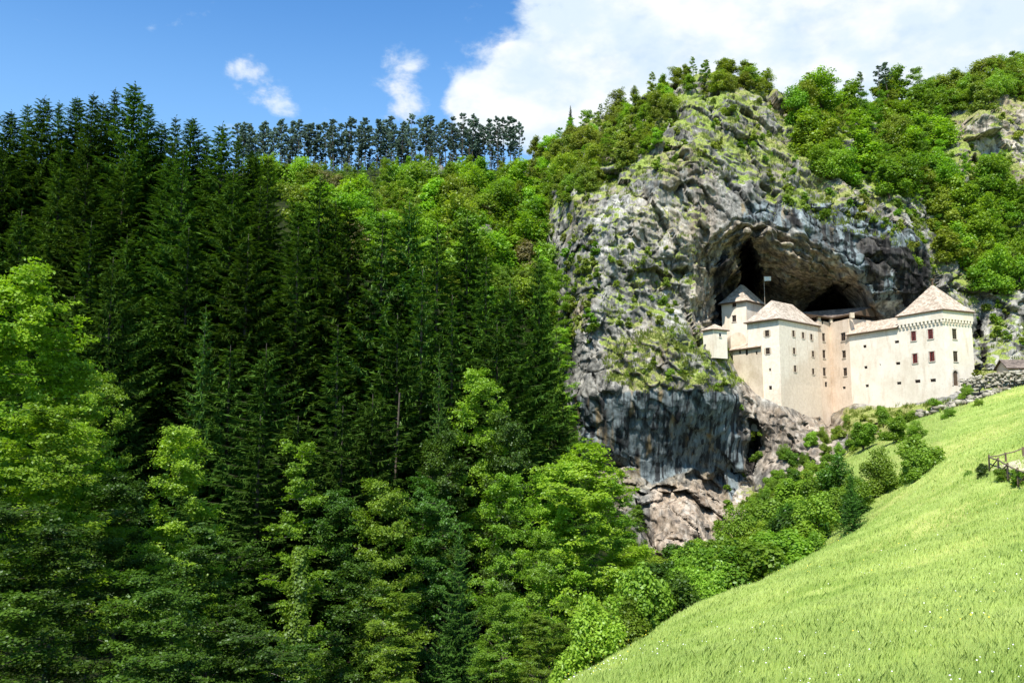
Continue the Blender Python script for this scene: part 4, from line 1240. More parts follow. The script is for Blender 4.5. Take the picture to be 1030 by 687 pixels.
def spruce(seed, H=34.0, R0=4.6, step=.62, low=.05, dens=1.0, needle=1.0, droop=.38, skirt=.85):
    r_ = np.random.default_rng(seed)
    paths = [(np.array([[0, 0, 0], [0.05, 0, H * .5], [0, 0, H]]), [H * .010, H * .006, .02])]
    Cn, A_, W_, Ln, Dn = [], [], [], [], []
    z_ = low * H
    gap = r_.uniform(0, 6.28)
    while z_ < H * .985:
        g = z_ / H
        Lr = R0 * (1 - g) ** skirt * (1.0 if g > .12 else .55 + g * 3.7)
        nb = int(5 + 3 * (1 - g) + r_.integers(0, 2))
        a0_ = r_.uniform(0, 6.28)
        for j in range(nb):
            az = a0_ + j * 6.283 / nb + r_.normal(0, .18)
            L = max(.35, Lr * r_.uniform(.62, 1.22) * (1 + .14 * math.sin(az * 2 + gap + g * 5)))
            dirn = np.array([math.cos(az), math.sin(az), 0])
            side_ = np.array([-math.sin(az), math.cos(az), 0])
            dr = droop * (1 - .9 * g ** 1.5) * r_.uniform(.8, 1.25)
            up = .45 * g ** 2

            def bp(s):
                return np.outer(s * L, dirn) + np.outer((-dr * np.sin(s * 2.1) + .30 * s ** 3 * dr * 2.0 + up * s) * L, [0, 0, 1]) + np.array([0, 0, z_])
            ss = np.linspace(0, .8, 4)
            if L > 1.5: paths.append((bp(ss), [.03 + L * .006, .022, .014, .006]))
            n = int((7 + L * 15.0) * dens)
            s = r_.uniform(.03, 1, n) ** .8
            b = bp(s)
            sd_ = r_.choice([-1, 1], n)
            ln = (.35 + .55 * (1 - s)) * needle * min(1.25, .45 + L * .22) * r_.uniform(.7, 1.25, n)
            hang = r_.uniform(0, 1, n) < .40
            dv = np.outer(np.full(n, .75), dirn) + sd_[:, None] * side_ * r_.uniform(.45, 1.1, n)[:, None] + np.outer(r_.uniform(-.3, .12, n), [0, 0, 1])
            dv[hang] = np.outer(r_.uniform(.15, .45, hang.sum()), dirn) + (sd_[hang] * r_.uniform(.1, .5, hang.sum()))[:, None] * side_ + np.array([0, 0, -1.0])
            dv = nrm(dv)
            ln = np.where(hang, ln * .85, ln)
            Cn.append(b); A_.append(dv); Ln.append(ln); W_.append(ln * r_.uniform(.16, .26, n))
            # tip
            Cn.append(bp(np.array([.93]))); A_.append(nrm((dirn + np.array([0, 0, .22]))[None])); Ln.append(np.array([.75 * needle * min(1, .4 + L * .2)])); W_.append(np.array([.2 * needle]))
        z_ += step * (1.0 - .35 * g) * r_.uniform(.75, 1.25)
    # leader
    for k in range(14):
        zz = H * (1 - .012 * k)
        az = r_.uniform(0, 6.28)
        Cn.append(np.array([[0, 0, zz]])); A_.append(nrm(np.array([[math.cos(az) * .6, math.sin(az) * .6, .75]]))); Ln.append(np.array([.3 + .03 * k])); W_.append(np.array([.12]))
    Cn = np.concatenate(Cn); A_ = np.concatenate(A_); Ln = np.concatenate(Ln)[:, None]; W_ = np.concatenate(W_)[:, None]
    n = len(Cn)
    sdv = nrm(np.cross(A_, nrm(r_.normal(size=(n, 3)) * .3 + np.array([0, 0, 1.0]))))
    v = np.stack([Cn - sdv * W_ * .35, Cn + A_ * Ln * .55 - sdv * W_ * .6, Cn + A_ * Ln, Cn + A_ * Ln * .5 + sdv * W_ * .6], 1).reshape(-1, 3)
    return paths, 4, (v, np.arange(4 * n).reshape(n, 4))


def pine(seed, H=20.0):
    r_ = np.random.default_rng(seed)
    n = 7
    tt = np.linspace(0, 1, n)
    trunk = np.stack([np.cumsum(r_.normal(0, .12, n)), np.cumsum(r_.normal(0, .12, n)), tt * H * .96], 1)
    paths = [(trunk, .13 * (1 - tt) + .035)]
    cs, cr = [], []
    for i in range(52):
        g = r_.uniform(.36, 1.0)
        az = r_.uniform(0, 6.28); L = (2.1 * math.sin(math.pi * min(1, (g - .32) * 1.4)) + .4) * r_.uniform(.5, 1.1)
        p0 = np.array([np.interp(g * H * .96, trunk[:, 2], trunk[:, k]) for k in range(3)])
        e = p0 + np.array([math.cos(az) * L, math.sin(az) * L, r_.uniform(.1, .9)])
        paths.append((np.stack([p0, (p0 + e) / 2 + [0, 0, -.1], e]), [.07, .05, .02]))
        cs += [e, (p0 * .4 + e * .6)]; cr += [r_.uniform(.3, .62), r_.uniform(.25, .5)]
    cs.append(trunk[-1]); cr.append(.9)
    C_, N_ = [], []
    for c0, rad in zip(cs, cr):
        m_ = int(85 * rad)
        u = nrm(r_.normal(size=(m_, 3))) * (r_.uniform(0, 1, m_) ** .5)[:, None]
        C_.append(c0 + u * rad * np.array([1, 1, .8])); N_.append(nrm(u + [0, 0, .5] + r_.normal(0, .4, (m_, 3))))
    v, f = leaves(np.concatenate(C_), np.concatenate(N_), .24, r_, 1.8)
    return paths, 4, (v, f)


def bush(seed, rx=2.0, h=3.0, leaf=.17, n=5200, lobes=9):
    """many-stemmed shrub: twigs from the foot, leaves in uneven lobes"""
    r_ = np.random.default_rng(seed)
    paths, cs, cr = [], [], []
    for i in range(lobes):
        az = i * 2.4 + r_.normal(0, .3); q = r_.uniform(.15, .85)
        e = np.array([math.cos(az) * rx * q * .75, math.sin(az) * rx * q * .75, h * (r_.uniform(.12, .95) * (1 - .35 * q))])
        paths.append((np.stack([[0, 0, -.6], e * [.4, .4, .45], e]), [.06, .045, .02]))
        cs.append(e); cr.append(rx * r_.uniform(.28, .5))
        for k in range(3):
            o_ = e + nrm(r_.normal(size=3) + [0, 0, .4]) * cr[-1] * r_.uniform(.6, 1.1)
            cs.append(o_); cr.append(rx * r_.uniform(.14, .28)); paths.append((np.stack([e, (e + o_) / 2, o_ + [0, 0, .1]]), [.03, .02, .01]))
    cr = np.array(cr); wgt = cr ** 2 / (cr ** 2).sum()
    C_, N_ = [], []
    for c0, rad, w_ in zip(cs, cr, wgt):
        m_ = int(n * w_)
        u = nrm(r_.normal(size=(m_, 3))) * (r_.uniform(0, 1, m_) ** .38)[:, None] * r_.uniform(.85, 1.2, m_)[:, None]
        C_.append(c0 + u * rad * np.array([1, 1, .8])); N_.append(nrm(u * .8 + [0, 0, .7] + r_.normal(0, .5, (m_, 3))))
    C_ = np.concatenate(C_); C_[:, 2] = np.maximum(C_[:, 2], .03 * h)
    v, f = leaves(C_, np.concatenate(N_), leaf, r_, 1.5)
    return paths, 3, (v, f)


class Proto:
    def __init__(s, name, data, leafm, bark, H):
        paths, side, (lv, lf) = data
        tv, tf = tubes(paths[:1], side + 3)
        bv, bf = tubes(paths[1:], max(3, side - 1))
        s.trunk = np_mesh(name + '_trunk', tv, tf, [bark], True)
        cv = np.concatenate([lv, bv])
        s.crown = np_mesh(name + '_crown', cv, [lf, bf + len(lv)], [leafm, bark], False, np.concatenate([np.zeros(len(lf), int), np.ones(len(bf), int)]))
        s.H = float(np.percentile(lv[:, 2], 99.97))
        data = (tubes(paths, side), (lv, lf), 0)
        s.both = None
        s._d = data; s._m = (bark, leafm); s.name = name
    def single(s):
        if s.both is None:
            (tv, tf), (lv, lf), n = s._d
            s.both = np_mesh(s.name, np.concatenate([tv, lv]), np.concatenate([tf, lf + len(tv)]), [*s._m], False, np.concatenate([np.zeros(len(tf), int), np.ones(len(lf), int)]))
        return s.both
    def recolor(s, leafm):
        q_ = object.__new__(Proto); q_.__dict__.update(s.__dict__)
        q_.crown = s.crown.copy(); q_.crown.materials[0] = leafm; q_._m = (s._m[0], leafm); q_.both = None
        return q_


def put(proto, name, loc, height, label, cat, group=None, wide=1.0, rz=None, parts=True, sink=.3, tilt=0.0):
    sc = height / proto.H
    rz = rng.uniform(0, 6.28) if rz is None else rz
    loc = (float(loc[0]), float(loc[1]), float(loc[2]) - sink)
    if parts:
        o = empty(name, loc, label, cat, group, rz, (sc * wide, sc * wide, sc))
        link('trunk', proto.trunk, o)
        link('crown', proto.crown, o)
    else:
        o = link(name, proto.single(), None, label, cat, group)
        o.location = loc; o.rotation_euler = (tilt, 0, rz); o.scale = (sc * wide, sc * wide, sc)
    return o


# prototypes ------------------------------------------------------
sp = [Proto('spruce', spruce(11 + i, 34, rr * 1.42, .98, lo, 1.9, 1.2, dr, sk), M['spruce'], M['bark'], 34) for i, (rr, lo, dr, sk) in enumerate([(4.4, .05, .42, .80), (5.0, .08, .36, .72), (3.9, .04, .50, .85), (4.7, .10, .32, .70)])]
sp_l = [p_.recolor(M['spruce_light']) for p_ in sp]
yspr = Proto('young_spruce', spruce(40, 8, 2.6, .30, .03, 2.0, .7, .15, .9), M['spruce_light'], M['bark'], 8)
bl = [Proto('broadleaf', broadleaf(21, 22, 5.8, 32, 105, .20), M['leaf_mid'], M['bark'], 22),
      Proto('broadleaf', broadleaf(22, 22, 4.8, 30, 110, .19, .18), M['leaf_mid'], M['bark'], 22),
      Proto('broadleaf', broadleaf(23, 22, 6.6, 32, 95, .21, .25, .36), M['leaf_mid'], M['bark'], 22),
      Proto('broadleaf', broadleaf(24, 22, 3.6, 32, 115, .18, .12, .4), M['leaf_mid'], M['bark_pale'], 22)]
bl_lime = [p_.recolor(M['leaf_lime']) for p_ in bl]
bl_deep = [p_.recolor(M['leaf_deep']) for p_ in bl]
hill = [Proto('hill_tree', broadleaf(51 + i, 11, s_, 17, 75, .26, .12, .7), M['leaf_hill'], M['bark'], 11) for i, s_ in enumerate((3.9, 3.3, 4.5))]
def crown_tree(seed, rx, h, lobes):
    paths, side, lv = bush(seed, rx, h, .27, 5200, lobes)
    return [(np.array([[0, 0, -.5], [.1, 0, h * .4], [0, .1, h * .7]]), [.16, .11, .03])] + paths, 4, lv


hill = [Proto('hill_tree', crown_tree(151, 3.9, 10, 15), M['leaf_hill'], M['bark'], 10), hill[1], Proto('hill_tree', crown_tree(152, 3.3, 9, 12), M['leaf_hill'], M['bark'], 9), hill[2], Proto('hill_tree', crown_tree(153, 4.4, 9.5, 18), M['leaf_hill'], M['bark'], 9)]
hill_y = [p_.recolor(M['leaf_yellow']) for p_ in hill]
hill_l = [p_.recolor(M['leaf_lime']) for p_ in hill]
hill_m = [p_.recolor(M['leaf_mid']) for p_ in hill]
hill_r = [p_.recolor(M['leaf_russet']) for p_ in hill]
pn = [Proto('pine', pine(61 + i, 20), M['pine'], M['bark'], 20) for i in range(6)]
bu = [Proto('shrub', bush(71 + i, rx, 3.0, .115, 11000, lb), M['leaf_mid'], M['bark'], 3.0) for i, (rx, lb) in enumerate(((1.9, 9), (2.3, 11), (1.6, 8)))]
bu_l = [p_.recolor(M['leaf_bush']) for p_ in bu]
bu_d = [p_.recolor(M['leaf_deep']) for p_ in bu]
sb = [Proto('cliff_shrub', bush(81 + i, rx, 2.6, .30, 700, 6), M['leaf_hill'], M['bark'], 2.6) for i, rx in enumerate((1.6, 2.0, 1.3))]
sb_y = [p_.recolor(M['leaf_yellow']) for p_ in sb]
sb_m = [p_.recolor(M['leaf_mid']) for p_ in sb]


def ground_z(x, y): return float(terrain(x, y))


def tree_at(proto, name, px, tip, Y, label, cat='tree', group=None, wide=1.0, hmin=4, hmax=60, **kw):
    top_ = P(px, tip, Y)
    x, y = top_[0], top_[1]
    zg = ground_z(x, y)
    h = float(np.clip(top_[2] - zg, hmin, hmax))
    return put(proto, name, (x, y, zg), h, label, cat, group, wide * (proto.H / h) ** .35 if 'k' not in kw else wide, **{k: v for k, v in kw.items() if k != 'k'})


# --- the spruce stand on the slope across the valley
G_SP = 'spruces of the dark stand across the valley'
sky_row = [(-34, 112), (-18, 120), (-4, 116), (12, 113), (28, 106), (45, 100), (60, 104), (78, 99), (94, 96), (104, 104), (116, 91), (136, 86), (150, 106), (163, 124), (177, 119), (193, 120), (208, 136), (224, 127), (241, 138), (256, 152), (270, 160)]
for i, (px, tip) in enumerate(sky_row):
    lab = {115: 'tall skyline spruce just beside the tallest one of the dark stand', 136: 'tallest spruce of the dark skyline with a sharp tip'}.get(px, 'dark spruce whose tip stands on the skyline of the forest')
    tree_at(sp[i % 4], 'spruce', px, tip, 158 + 6 * math.sin(i * 2.1), lab, 'spruce', 'spruces along the skyline' if lab.startswith('dark') else None, 1.28 + .12 * math.sin(i * 3))
for i, (px, tip) in enumerate([(-20, 160), (5, 150), (62, 150), (88, 168), (126, 155), (170, 160), (185, 152), (235, 175), (262, 190), (300, 205), (322, 182), (338, 205)]):
    tree_at(sp[(i + 2) % 4], 'spruce', px, tip, 142 + 5 * math.sin(i * 1.7), 'dark spruce standing one row before the skyline trees', 'spruce', 'second row of dark spruces', 1.4 + .1 * math.sin(i * 5))
for i, (px, tip, Y, l) in enumerate([(-10, 230, 122, 0), (22, 215, 125, 0), (92, 225, 128, 0), (128, 240, 122, 0), (190, 232, 128, 0), (250, 240, 122, 0), 
                                     (300, 232, 126, 0), (352, 212, 132, 0), (385, 218, 130, 1), (412, 207, 134, 1), (440, 228, 128, 0), (470, 222, 134, 0), (489, 262, 124, 0), (513, 290, 122, 0), (425, 275, 118, 1), (75, 300, 108, 0), (30, 300, 106, 0), (268, 350, 92, 0), (262, 420, 84, 0), (300, 420, 88, 0), (345, 410, 92, 0), (375, 400, 96, 0), (340, 330, 106, 0), (400, 320, 108, 0), (232, 350, 100, 0), (500, 330, 114, 0), (455, 300, 116, 0)]):
    lab = 'dark spruce deep in the stand below the skyline rows'
    tree_at((sp_l if l else sp)[i % 4], 'spruce', px, tip, Y, lab, 'spruce', G_SP, 1.42 + .1 * math.sin(i * 4))
tree_at(sp[3], 'spruce', 114, 262, 108, 'dark spruce with drooping boughs above the lime green maple', 'spruce', None, 1.1)
tree_at(sp_l[0], 'spruce', 207, 312, 100, 'slender pointed spruce lit at the tip before the dark stand', 'spruce', None, .85)
tree_at(sp_l[2], 'spruce', 442, 352, 103, 'narrow ivy green spruce column beside the tall bare trunk', 'spruce', None, .62)
tree_at(sp[1], 'spruce', 542, 258, 150, 'dark spruce standing right against the foot of the grey cliff', 'spruce', None, .95)
tree_at(sp[0], 'spruce', 566, 395, 150, 'small dark spruce below the one against the cliff', 'spruce', None, .9)
tree_at(sp_l[1], 'spruce', 462, 528, 66, 'young light green spruce among the broadleaf trees at the lower edge', 'spruce', None, .55)
# tall bare trunk catching the light
tb = P(393, 480, 105); zb_ = ground_z(tb[0], tb[1])
o = empty('dead_tree', (tb[0], tb[1], zb_), 'tall bare grey trunk rising inside the dark spruce stand', 'tree')
v_, f_ = tubes([(np.array([[0, 0, 0], [.1, 0, 9], [.3, 0, 18], [.9, 0, 34]]), [.26, .22, .18, .1])], 8)
link('trunk', np_mesh('bare_trunk', v_, f_, [M['bark']], True), o)
for h_ in np.arange(10, 32, 1.1):
    v_, f_ = tubes([(np.array([[.2 + .02 * h_, 0, h_], [.2 + math.cos(h_ * 9) * 1.1, math.sin(h_ * 9) * 1.1, h_ + .2]]), [.04, .015])], 4)
    link('branch', np_mesh('bare_branch', v_, f_, [M['bark_pale']], True), o)

# --- broadleaf trees in the foreground hollow
BL = [
    (18, 250, 58, bl_lime[2], 1.0, 'lime green maple with layered boughs, the highest broadleaf crown'),
    (-32, 300, 55, bl_lime[0], 1.1, 'bright maple half outside the picture beside the lime green maple'),
    (68, 345, 62, bl_lime[0], .95, 'lime maple with bright flat sprays below the highest broadleaf crown'),
    (110, 372, 70, bl_lime[1], .8, 'lime maple leaning out towards the dark spruces above the mid green beech'),
    (35, 400, 52, bl[1], 1.2, 'mid green maple under the two lime maples'),
    (185, 425, 68, bl_lime[0], .95, 'wide light green beech standing alone before the dark spruces'),
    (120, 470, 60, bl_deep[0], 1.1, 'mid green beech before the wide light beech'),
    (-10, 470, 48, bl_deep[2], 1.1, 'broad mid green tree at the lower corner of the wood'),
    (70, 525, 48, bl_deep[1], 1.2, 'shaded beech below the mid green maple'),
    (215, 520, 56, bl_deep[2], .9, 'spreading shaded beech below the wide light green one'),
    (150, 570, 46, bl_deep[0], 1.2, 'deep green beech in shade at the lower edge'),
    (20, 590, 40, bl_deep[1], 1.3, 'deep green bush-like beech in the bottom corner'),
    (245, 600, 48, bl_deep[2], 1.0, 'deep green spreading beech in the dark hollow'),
    (304, 438, 74, bl_lime[3], 1.0, 'slim bright maple rising straight before the black forest shade'),
    (345, 488, 84, bl_deep[1], .9, 'green ash just behind the slim bright maple'),
    (385, 478, 80, bl[0], .85, 'rounded green maple between slim maple and young spruce'),
    (430, 472, 86, bl_deep[2], .75, 'green maple with wide layers behind the young spruce'),
    (486, 368, 104, bl_lime[1], .95, 'tall lime green beech high on the slope before the dark spruces'),
    (508, 410, 100, bl_deep[0], .8, 'green beech just below the tall lime green beech'),
    (505, 472, 76, bl_lime[1], .95, 'bright leafy maple between the young spruce and the big ash'),
    (540, 530, 70, bl[1], .85, 'green maple in front of the bright leafy one'),
    (588, 438, 92, bl_lime[2], 1.25, 'big soft yellow-green ash before the streaked cliff'),
    (555, 462, 90, bl_lime[0], .9, 'soft light ash joined to the big ash'),
    (618, 478, 104, bl[1], 1.0, 'dark sided ash beside the hollow of the cliff'),
    (628, 530, 96, bl[3], 1.2, 'small ash near the pink rock'),
    (642, 505, 112, bl[1], .8, 'green ash overhanging the rocky cleft beside the pink rock'),
    (400, 590, 58, bl[3], 1.3, 'bushy maple at the lower edge beside the young spruce'),
    (350, 560, 66, bl_deep[1], 1.1, 'shaded maple behind the bushy one at the lower edge'),
    (505, 590, 56, bl[0], .9, 'leafy maple crown at the lower edge between spruce and meadow'),
    (545, 610, 56, bl[2], .8, 'low green maple near the foot of the meadow'),
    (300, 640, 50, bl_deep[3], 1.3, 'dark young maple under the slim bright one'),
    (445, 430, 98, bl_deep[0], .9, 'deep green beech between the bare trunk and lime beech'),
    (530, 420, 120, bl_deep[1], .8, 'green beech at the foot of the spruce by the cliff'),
]
for i, (px, tip, Y, pr, wd, lab) in enumerate(BL):
    tree_at(pr, 'broadleaf_tree', px, tip, Y, lab, 'tree', None, wd, hmin=6)
for i, (px, tip, Y, pr, wd, lab) in enumerate([(556, 205, 212, bl_lime[0], .9, 'bright tree climbing the left edge of the grey cliff face'), (546, 262, 196, bl[1], .9, 'green tree at the left edge of the cliff behind the spruce'),
        (566, 318, 190, bl_lime[3], 1.0, 'slim bright tree against the grey cliff face'), (556, 372, 180, bl[0], .9, 'green tree at the cliff foot above the big ash'), (572, 412, 176, bl[3], 1.3, 'small green tree under the left rim of the streaked wall')]):
    tree_at(pr, 'broadleaf_tree', px, tip, Y, lab, 'tree', None, wd, hmin=6, hmax=30)
# ivy-clad trunk
iv = P(301, 560, 60); zi = ground_z(iv[0], iv[1]); zt0 = float(P(301, 556, 60)[2])
o = empty('ivy_covered_trunk', (iv[0], iv[1], zi), 'upright trunk wrapped in bright ivy in front of the dark hollow', 'tree stump')
hI = zt0 - zi
v_, f_ = tubes([(np.array([[0, 0, 0], [.1, .1, hI * .5], [0, 0, hI]]), [.3, .25, .15])], 7)
link('trunk', np_mesh('ivy_trunk', v_, f_, [M['bark']], True), o)
nI = 9000
hh = rng.uniform(0, 1, nI); aa = rng.uniform(0, 6.28, nI); rr_ = (.55 + .35 * np.abs(perlin(np.stack([hh * 9, aa * .6, aa * 0], 1))) * 2.2) * (1.15 - .5 * hh ** 3) * rng.uniform(.6, 1.1, nI)
cI = np.stack([np.cos(aa) * rr_, np.sin(aa) * rr_, hh * (hI + .4)], 1)
v_, f_ = leaves(cI, nrm(np.stack([np.cos(aa), np.sin(aa), 0 * aa + .6], 1) + rng.normal(0, .35, (nI, 3))), .16, rng, 1.3)
link('ivy', np_mesh('ivy_leaves', v_, f_, [M['leaf_mid']]), o)

# --- shrubs and bushes along the meadow and below the castle
BU = [  # px, base py, Y, height, proto, wide, label
    (600, 690, 42, 3.9, bu_l[1], .85, 'big round lime bush at the foot of the meadow'),
    (648, 640, 58, 5.2, bu_l[0], .75, 'bright green bush above the big round one at the meadow edge'),
    (622, 655, 56, 4.0, bu[1], .9, 'mid green bush between the two bright ones'),
    (668, 614, 68, 3.2, bu_l[2], .9, 'little bright bush on the brim of the meadow below the pink rock'),
    (700, 602, 78, 4.0, bu_l[1], .8, 'leafy bush at the meadow brim right of the pink rock foot'),
    (712, 575, 95, 5.6, bu[0], .8, 'tall green bush leaning on the pink rock'),
    (735, 580, 88, 4.8, bu_l[2], 1.0, 'dense green bush second from the pink rock'),
    (757, 562, 92, 4.6, bu_l[0], .9, 'bright bush midway along the meadow brim'),
    (780, 556, 90, 2.9, bu[0], 1.0, 'small dark bush on the meadow brim beside pale weeds'),
    (742, 535, 118, 5.2, bu_l[1], .9, 'green bush below the cave in the streaked wall'),
    (768, 528, 122, 4.5, bu_l[2], 1.1, 'bright low bush under the pale rock pillar'),
    (800, 535, 102, 5.0, bu_l[1], 1.0, 'bright green bush beside the little spruce'),
    (818, 541, 96, 5.6, bu_l[0], .9, 'vivid green bush touching the little spruce'),
    (795, 505, 130, 4.5, bu_l[2], 1.1, 'vivid bush on the bank behind the little spruce'),
    (825, 500, 125, 4.8, bu_l[1], 1.1, 'vivid bush on the bank above the little spruce'),
    (845, 478, 122, 4.8, bu_d[1], .95, 'dark olive bush on the bank under the castle'),
    (862, 492, 112, 3.2, bu[0], .9, 'small green bush between dark olive bush and meadow'),
    (887, 474, 116, 4.6, bu_l[1], .85, 'round green bush below the long castle wing'),
    (926, 476, 106, 5.2, bu_l[0], 1.0, 'largest round bush on the upper meadow edge'),
    (925, 504, 92, 3.3, bu_l[2], 1.15, 'round bush standing alone on the meadow with a bare foot'),
    (902, 440, 150, 3.9, bu[0], 1.2, 'dark bush below the boulders under the long wing'),
    (922, 442, 146, 3.4, bu[1], 1.1, 'dark low bush beside the tumbled boulders'),
    (868, 446, 160, 4.2, bu[2], 1.1, 'green bush against the rock under the middle building'),
    (888, 424, 184, 3.8, bu[0], .9, 'small round bush against the long castle wall'),
    (915, 424, 182, 2.6, bu_l[2], 1.1, 'low bright bush near the boulder by the wall foot'),
    (940, 412, 182, 2.8, bu_l[0], 1.1, 'light bush at the foot of the gate tower'),
    (972, 398, 183, 2.8, bu_l[1], 1.0, 'light bush beside the tower entrance'),
    (985, 388, 188, 3.8, sb_y[0], 1.0, 'pale creeper bush on the rubble wall'),
    (955, 425, 160, 2.2, bu[1], 1.2, 'flat green bush between boulder line and meadow'),
    (985, 412, 165, 1.8, bu_l[1], 1.2, 'low light bush above the meadow slope'),
    (975, 484, 66, 1.0, bu[1], 1.0, 'bush with a yellowish top under the first fence post'),
    (990, 500, 60, 1.1, bu_d[0], 1.0, 'dark round bush in the hedge below the fence'),
    (1012, 500, 56, 1.0, bu[2], 1.1, 'dark bush next to the dark round one below the fence'),
    (1028, 508, 53, 1.1, bu[2], 1.2, 'mid green bush at the picture side of the hedge'),
]
for px, bpy_, Y, h, pr, wd, lab in BU:
    p_ = P(px, bpy_, Y)
    zg = ground_z(p_[0], p_[1])
    z0_ = zg if Y < 150 else max(zg, float(p_[2]) - .4)
    put(pr, 'bush', (p_[0], p_[1], z0_), h + max(0, float(p_[2]) - z0_) * .6, lab, 'bush', None, wd, sink=.2)
p_ = P(858, 534, 88)
put(yspr, 'little_spruce', (p_[0], p_[1], ground_z(p_[0], p_[1])), 5.8, 'little dark green spruce on the brim of the meadow', 'spruce', None, 1.0)

# undergrowth of the hollow
r3 = np.random.default_rng(12)
G_U = 'undergrowth shrubs in the hollow'
k_ = 0
for _ in range(900):
    if k_ >= 150: break
    px = r3.uniform(-40, 640); Y = r3.uniform(46, 125)
    if k_ % 3 == 0: px = r3.uniform(570, 720); Y = r3.uniform(105, 186); x = (px - 515) / FPX * Y
    if meadow_mask(np.array([x]), np.array([Y]))[0] > .02: continue
    z_ = ground_z(x, Y); u, v2 = proj((x, Y, z_))
    if v2 < 500: continue
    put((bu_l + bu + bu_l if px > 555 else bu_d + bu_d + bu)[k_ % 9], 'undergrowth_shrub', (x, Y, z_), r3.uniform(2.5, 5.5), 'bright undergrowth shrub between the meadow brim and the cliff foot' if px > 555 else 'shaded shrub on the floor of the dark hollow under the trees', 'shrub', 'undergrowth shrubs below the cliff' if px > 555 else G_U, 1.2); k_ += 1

OUTC = [(441, 186, 326, 5.5), (486, 248, 226, 4.5), (428, 180, 340, 5.0), (456, 194, 306, 4.5), (472, 184, 316, 4.0), (520, 190, 262, 3.8)]
# --- hillside trees below the ridge
cnt = 0
G_H = 'trees on the hillside below the pines'
r2 = np.random.default_rng(99)
cand = []
for _ in range(6000):
    px = r2.uniform(255, 575); Y = r2.uniform(205, 395)
    x = (px - 515) / FPX * Y * 1.0
    z_ = ground_z(x, Y)
    u, v2 = proj((x, Y, z_))
    if not (250 < u < 585 and 160 < v2 < 330): continue
    if u < 300 and v2 > 200: continue
    if v2 < 170: continue
    cand.append((x, Y, z_, u, v2))
kept = []
for c_ in cand:
    if all((c_[3] - k[3]) ** 2 + ((c_[4] - k[4]) * 1.4) ** 2 > 10.5 ** 2 for k in kept): kept.append(c_)
kept = [k for k in kept if not any(abs(k[3] - o_[0]) < 6 and k[1] < o_[2] + 2 and -4 < k[4] - o_[1] < 12 for o_ in OUTC)]
kept.sort(key=lambda k: -k[1])
for i, (x, Y, z_, u, v2) in enumerate(kept):
    rr_ = r2.uniform()
    pr = (hill_l if rr_ < .34 else hill if rr_ < .66 else hill_m if rr_ < .86 else hill_y if rr_ < .97 else hill_r)[r2.integers(5)]
    if rr_ < .34: lab, g = 'bright lime broadleaf tree on the hillside below the ridge pines', 'bright lime hillside trees'
    elif rr_ < .66: lab, g = 'light green broadleaf tree on the hillside below the ridge pines', 'light green hillside trees'
    elif rr_ < .86: lab, g = 'darker green broadleaf tree on the hillside below the ridge pines', 'darker green hillside trees'
    elif rr_ < .97: lab, g = 'yellow green broadleaf tree on the hillside below the ridge pines', 'yellow green hillside trees'
    else: lab, g = 'russet broadleaf tree on the hillside below the ridge pines', 'russet hillside trees'
    put(pr, 'hillside_tree', (x, Y, z_), r2.uniform(7.5, 13.5) * (1 if v2 > 192 else .5), lab, 'tree', g, r2.uniform(.95, 1.35), parts=True)
print('hillside', len(kept))
for i, (px, py, Y, s_) in enumerate(OUTC):
    c0 = P(px, py, Y)
    g_ = np.linspace(0, 1, 16)
    th, ph = np.meshgrid(np.linspace(0, 2 * math.pi, 28), np.linspace(0.05, math.pi - .05, 18), indexing='ij')
    q_ = np.stack([np.cos(th) * np.sin(ph), np.sin(th) * np.sin(ph), np.cos(ph) * 1.5], -1).reshape(-1, 3)
    rad_ = s_ * .75 * (1 + .5 * fbm(q_ * 1.3 + i * 5, 3) + .3 * np.abs(perlin(q_ * 3 + i)))
    ii, jj = np.meshgrid(np.arange(27), np.arange(17), indexing='ij'); b0 = (ii * 18 + jj).ravel()
    me = np_mesh('outcrop', q_ * rad_[:, None], np.stack([b0, b0 + 1, b0 + 19, b0 + 18], 1), [M['rock']])
    o = link('rock_outcrop', me, None, ['small white rock on the hillside under the pines', 'white rock outcrop showing among the trees left of the cliff', 'pale rock patch high on the hillside just below the pines', 'grey rock patch below the pale one on the hillside', 'small grey rock between hillside trees under the pines', 'grey rock where hillside meets the cliff brim'][i], 'rock')
    o.location = tuple(c0)

# --- pines on the ridge
PINES = [(px, tip) for px, tip in zip(np.arange(238, 524, 4.1), 118 + 4 * np.sin(np.arange(238, 524, 4.1) * .35) + r2.normal(0, 4.4, 80)[:len(np.arange(238, 524, 4.1))])]
for i, (px, tip) in enumerate(PINES):
    px += r2.normal(0, 1.5)
    if px < 300: tip += (300 - px) * .06
    Y = r2.uniform(378, 410)
    x = (px - 515) / FPX * Y; zg = ground_z(x, Y)
    Pz = P(px, tip, Y)
    put(pn[r2.integers(6)], 'pine', (Pz[0], Y, zg), min(26, float(Pz[2]) - zg), 'tall slender pine in the row on the ridge against the sky', 'pine', 'pines in the row on the ridge', r2.uniform(.85, 1.2), parts=True)
for i in range(120):
    px = r2.uniform(240, 530); Y = r2.uniform(402, 440); x = (px - 515) / FPX * Y; zg = ground_z(x, Y)
    put(pn[i % 4], 'pine', (x, Y, zg), r2.uniform(11, 21), 'pine standing behind the front row of ridge pines', 'pine', 'pines behind the ridge row', 1.1, parts=True)

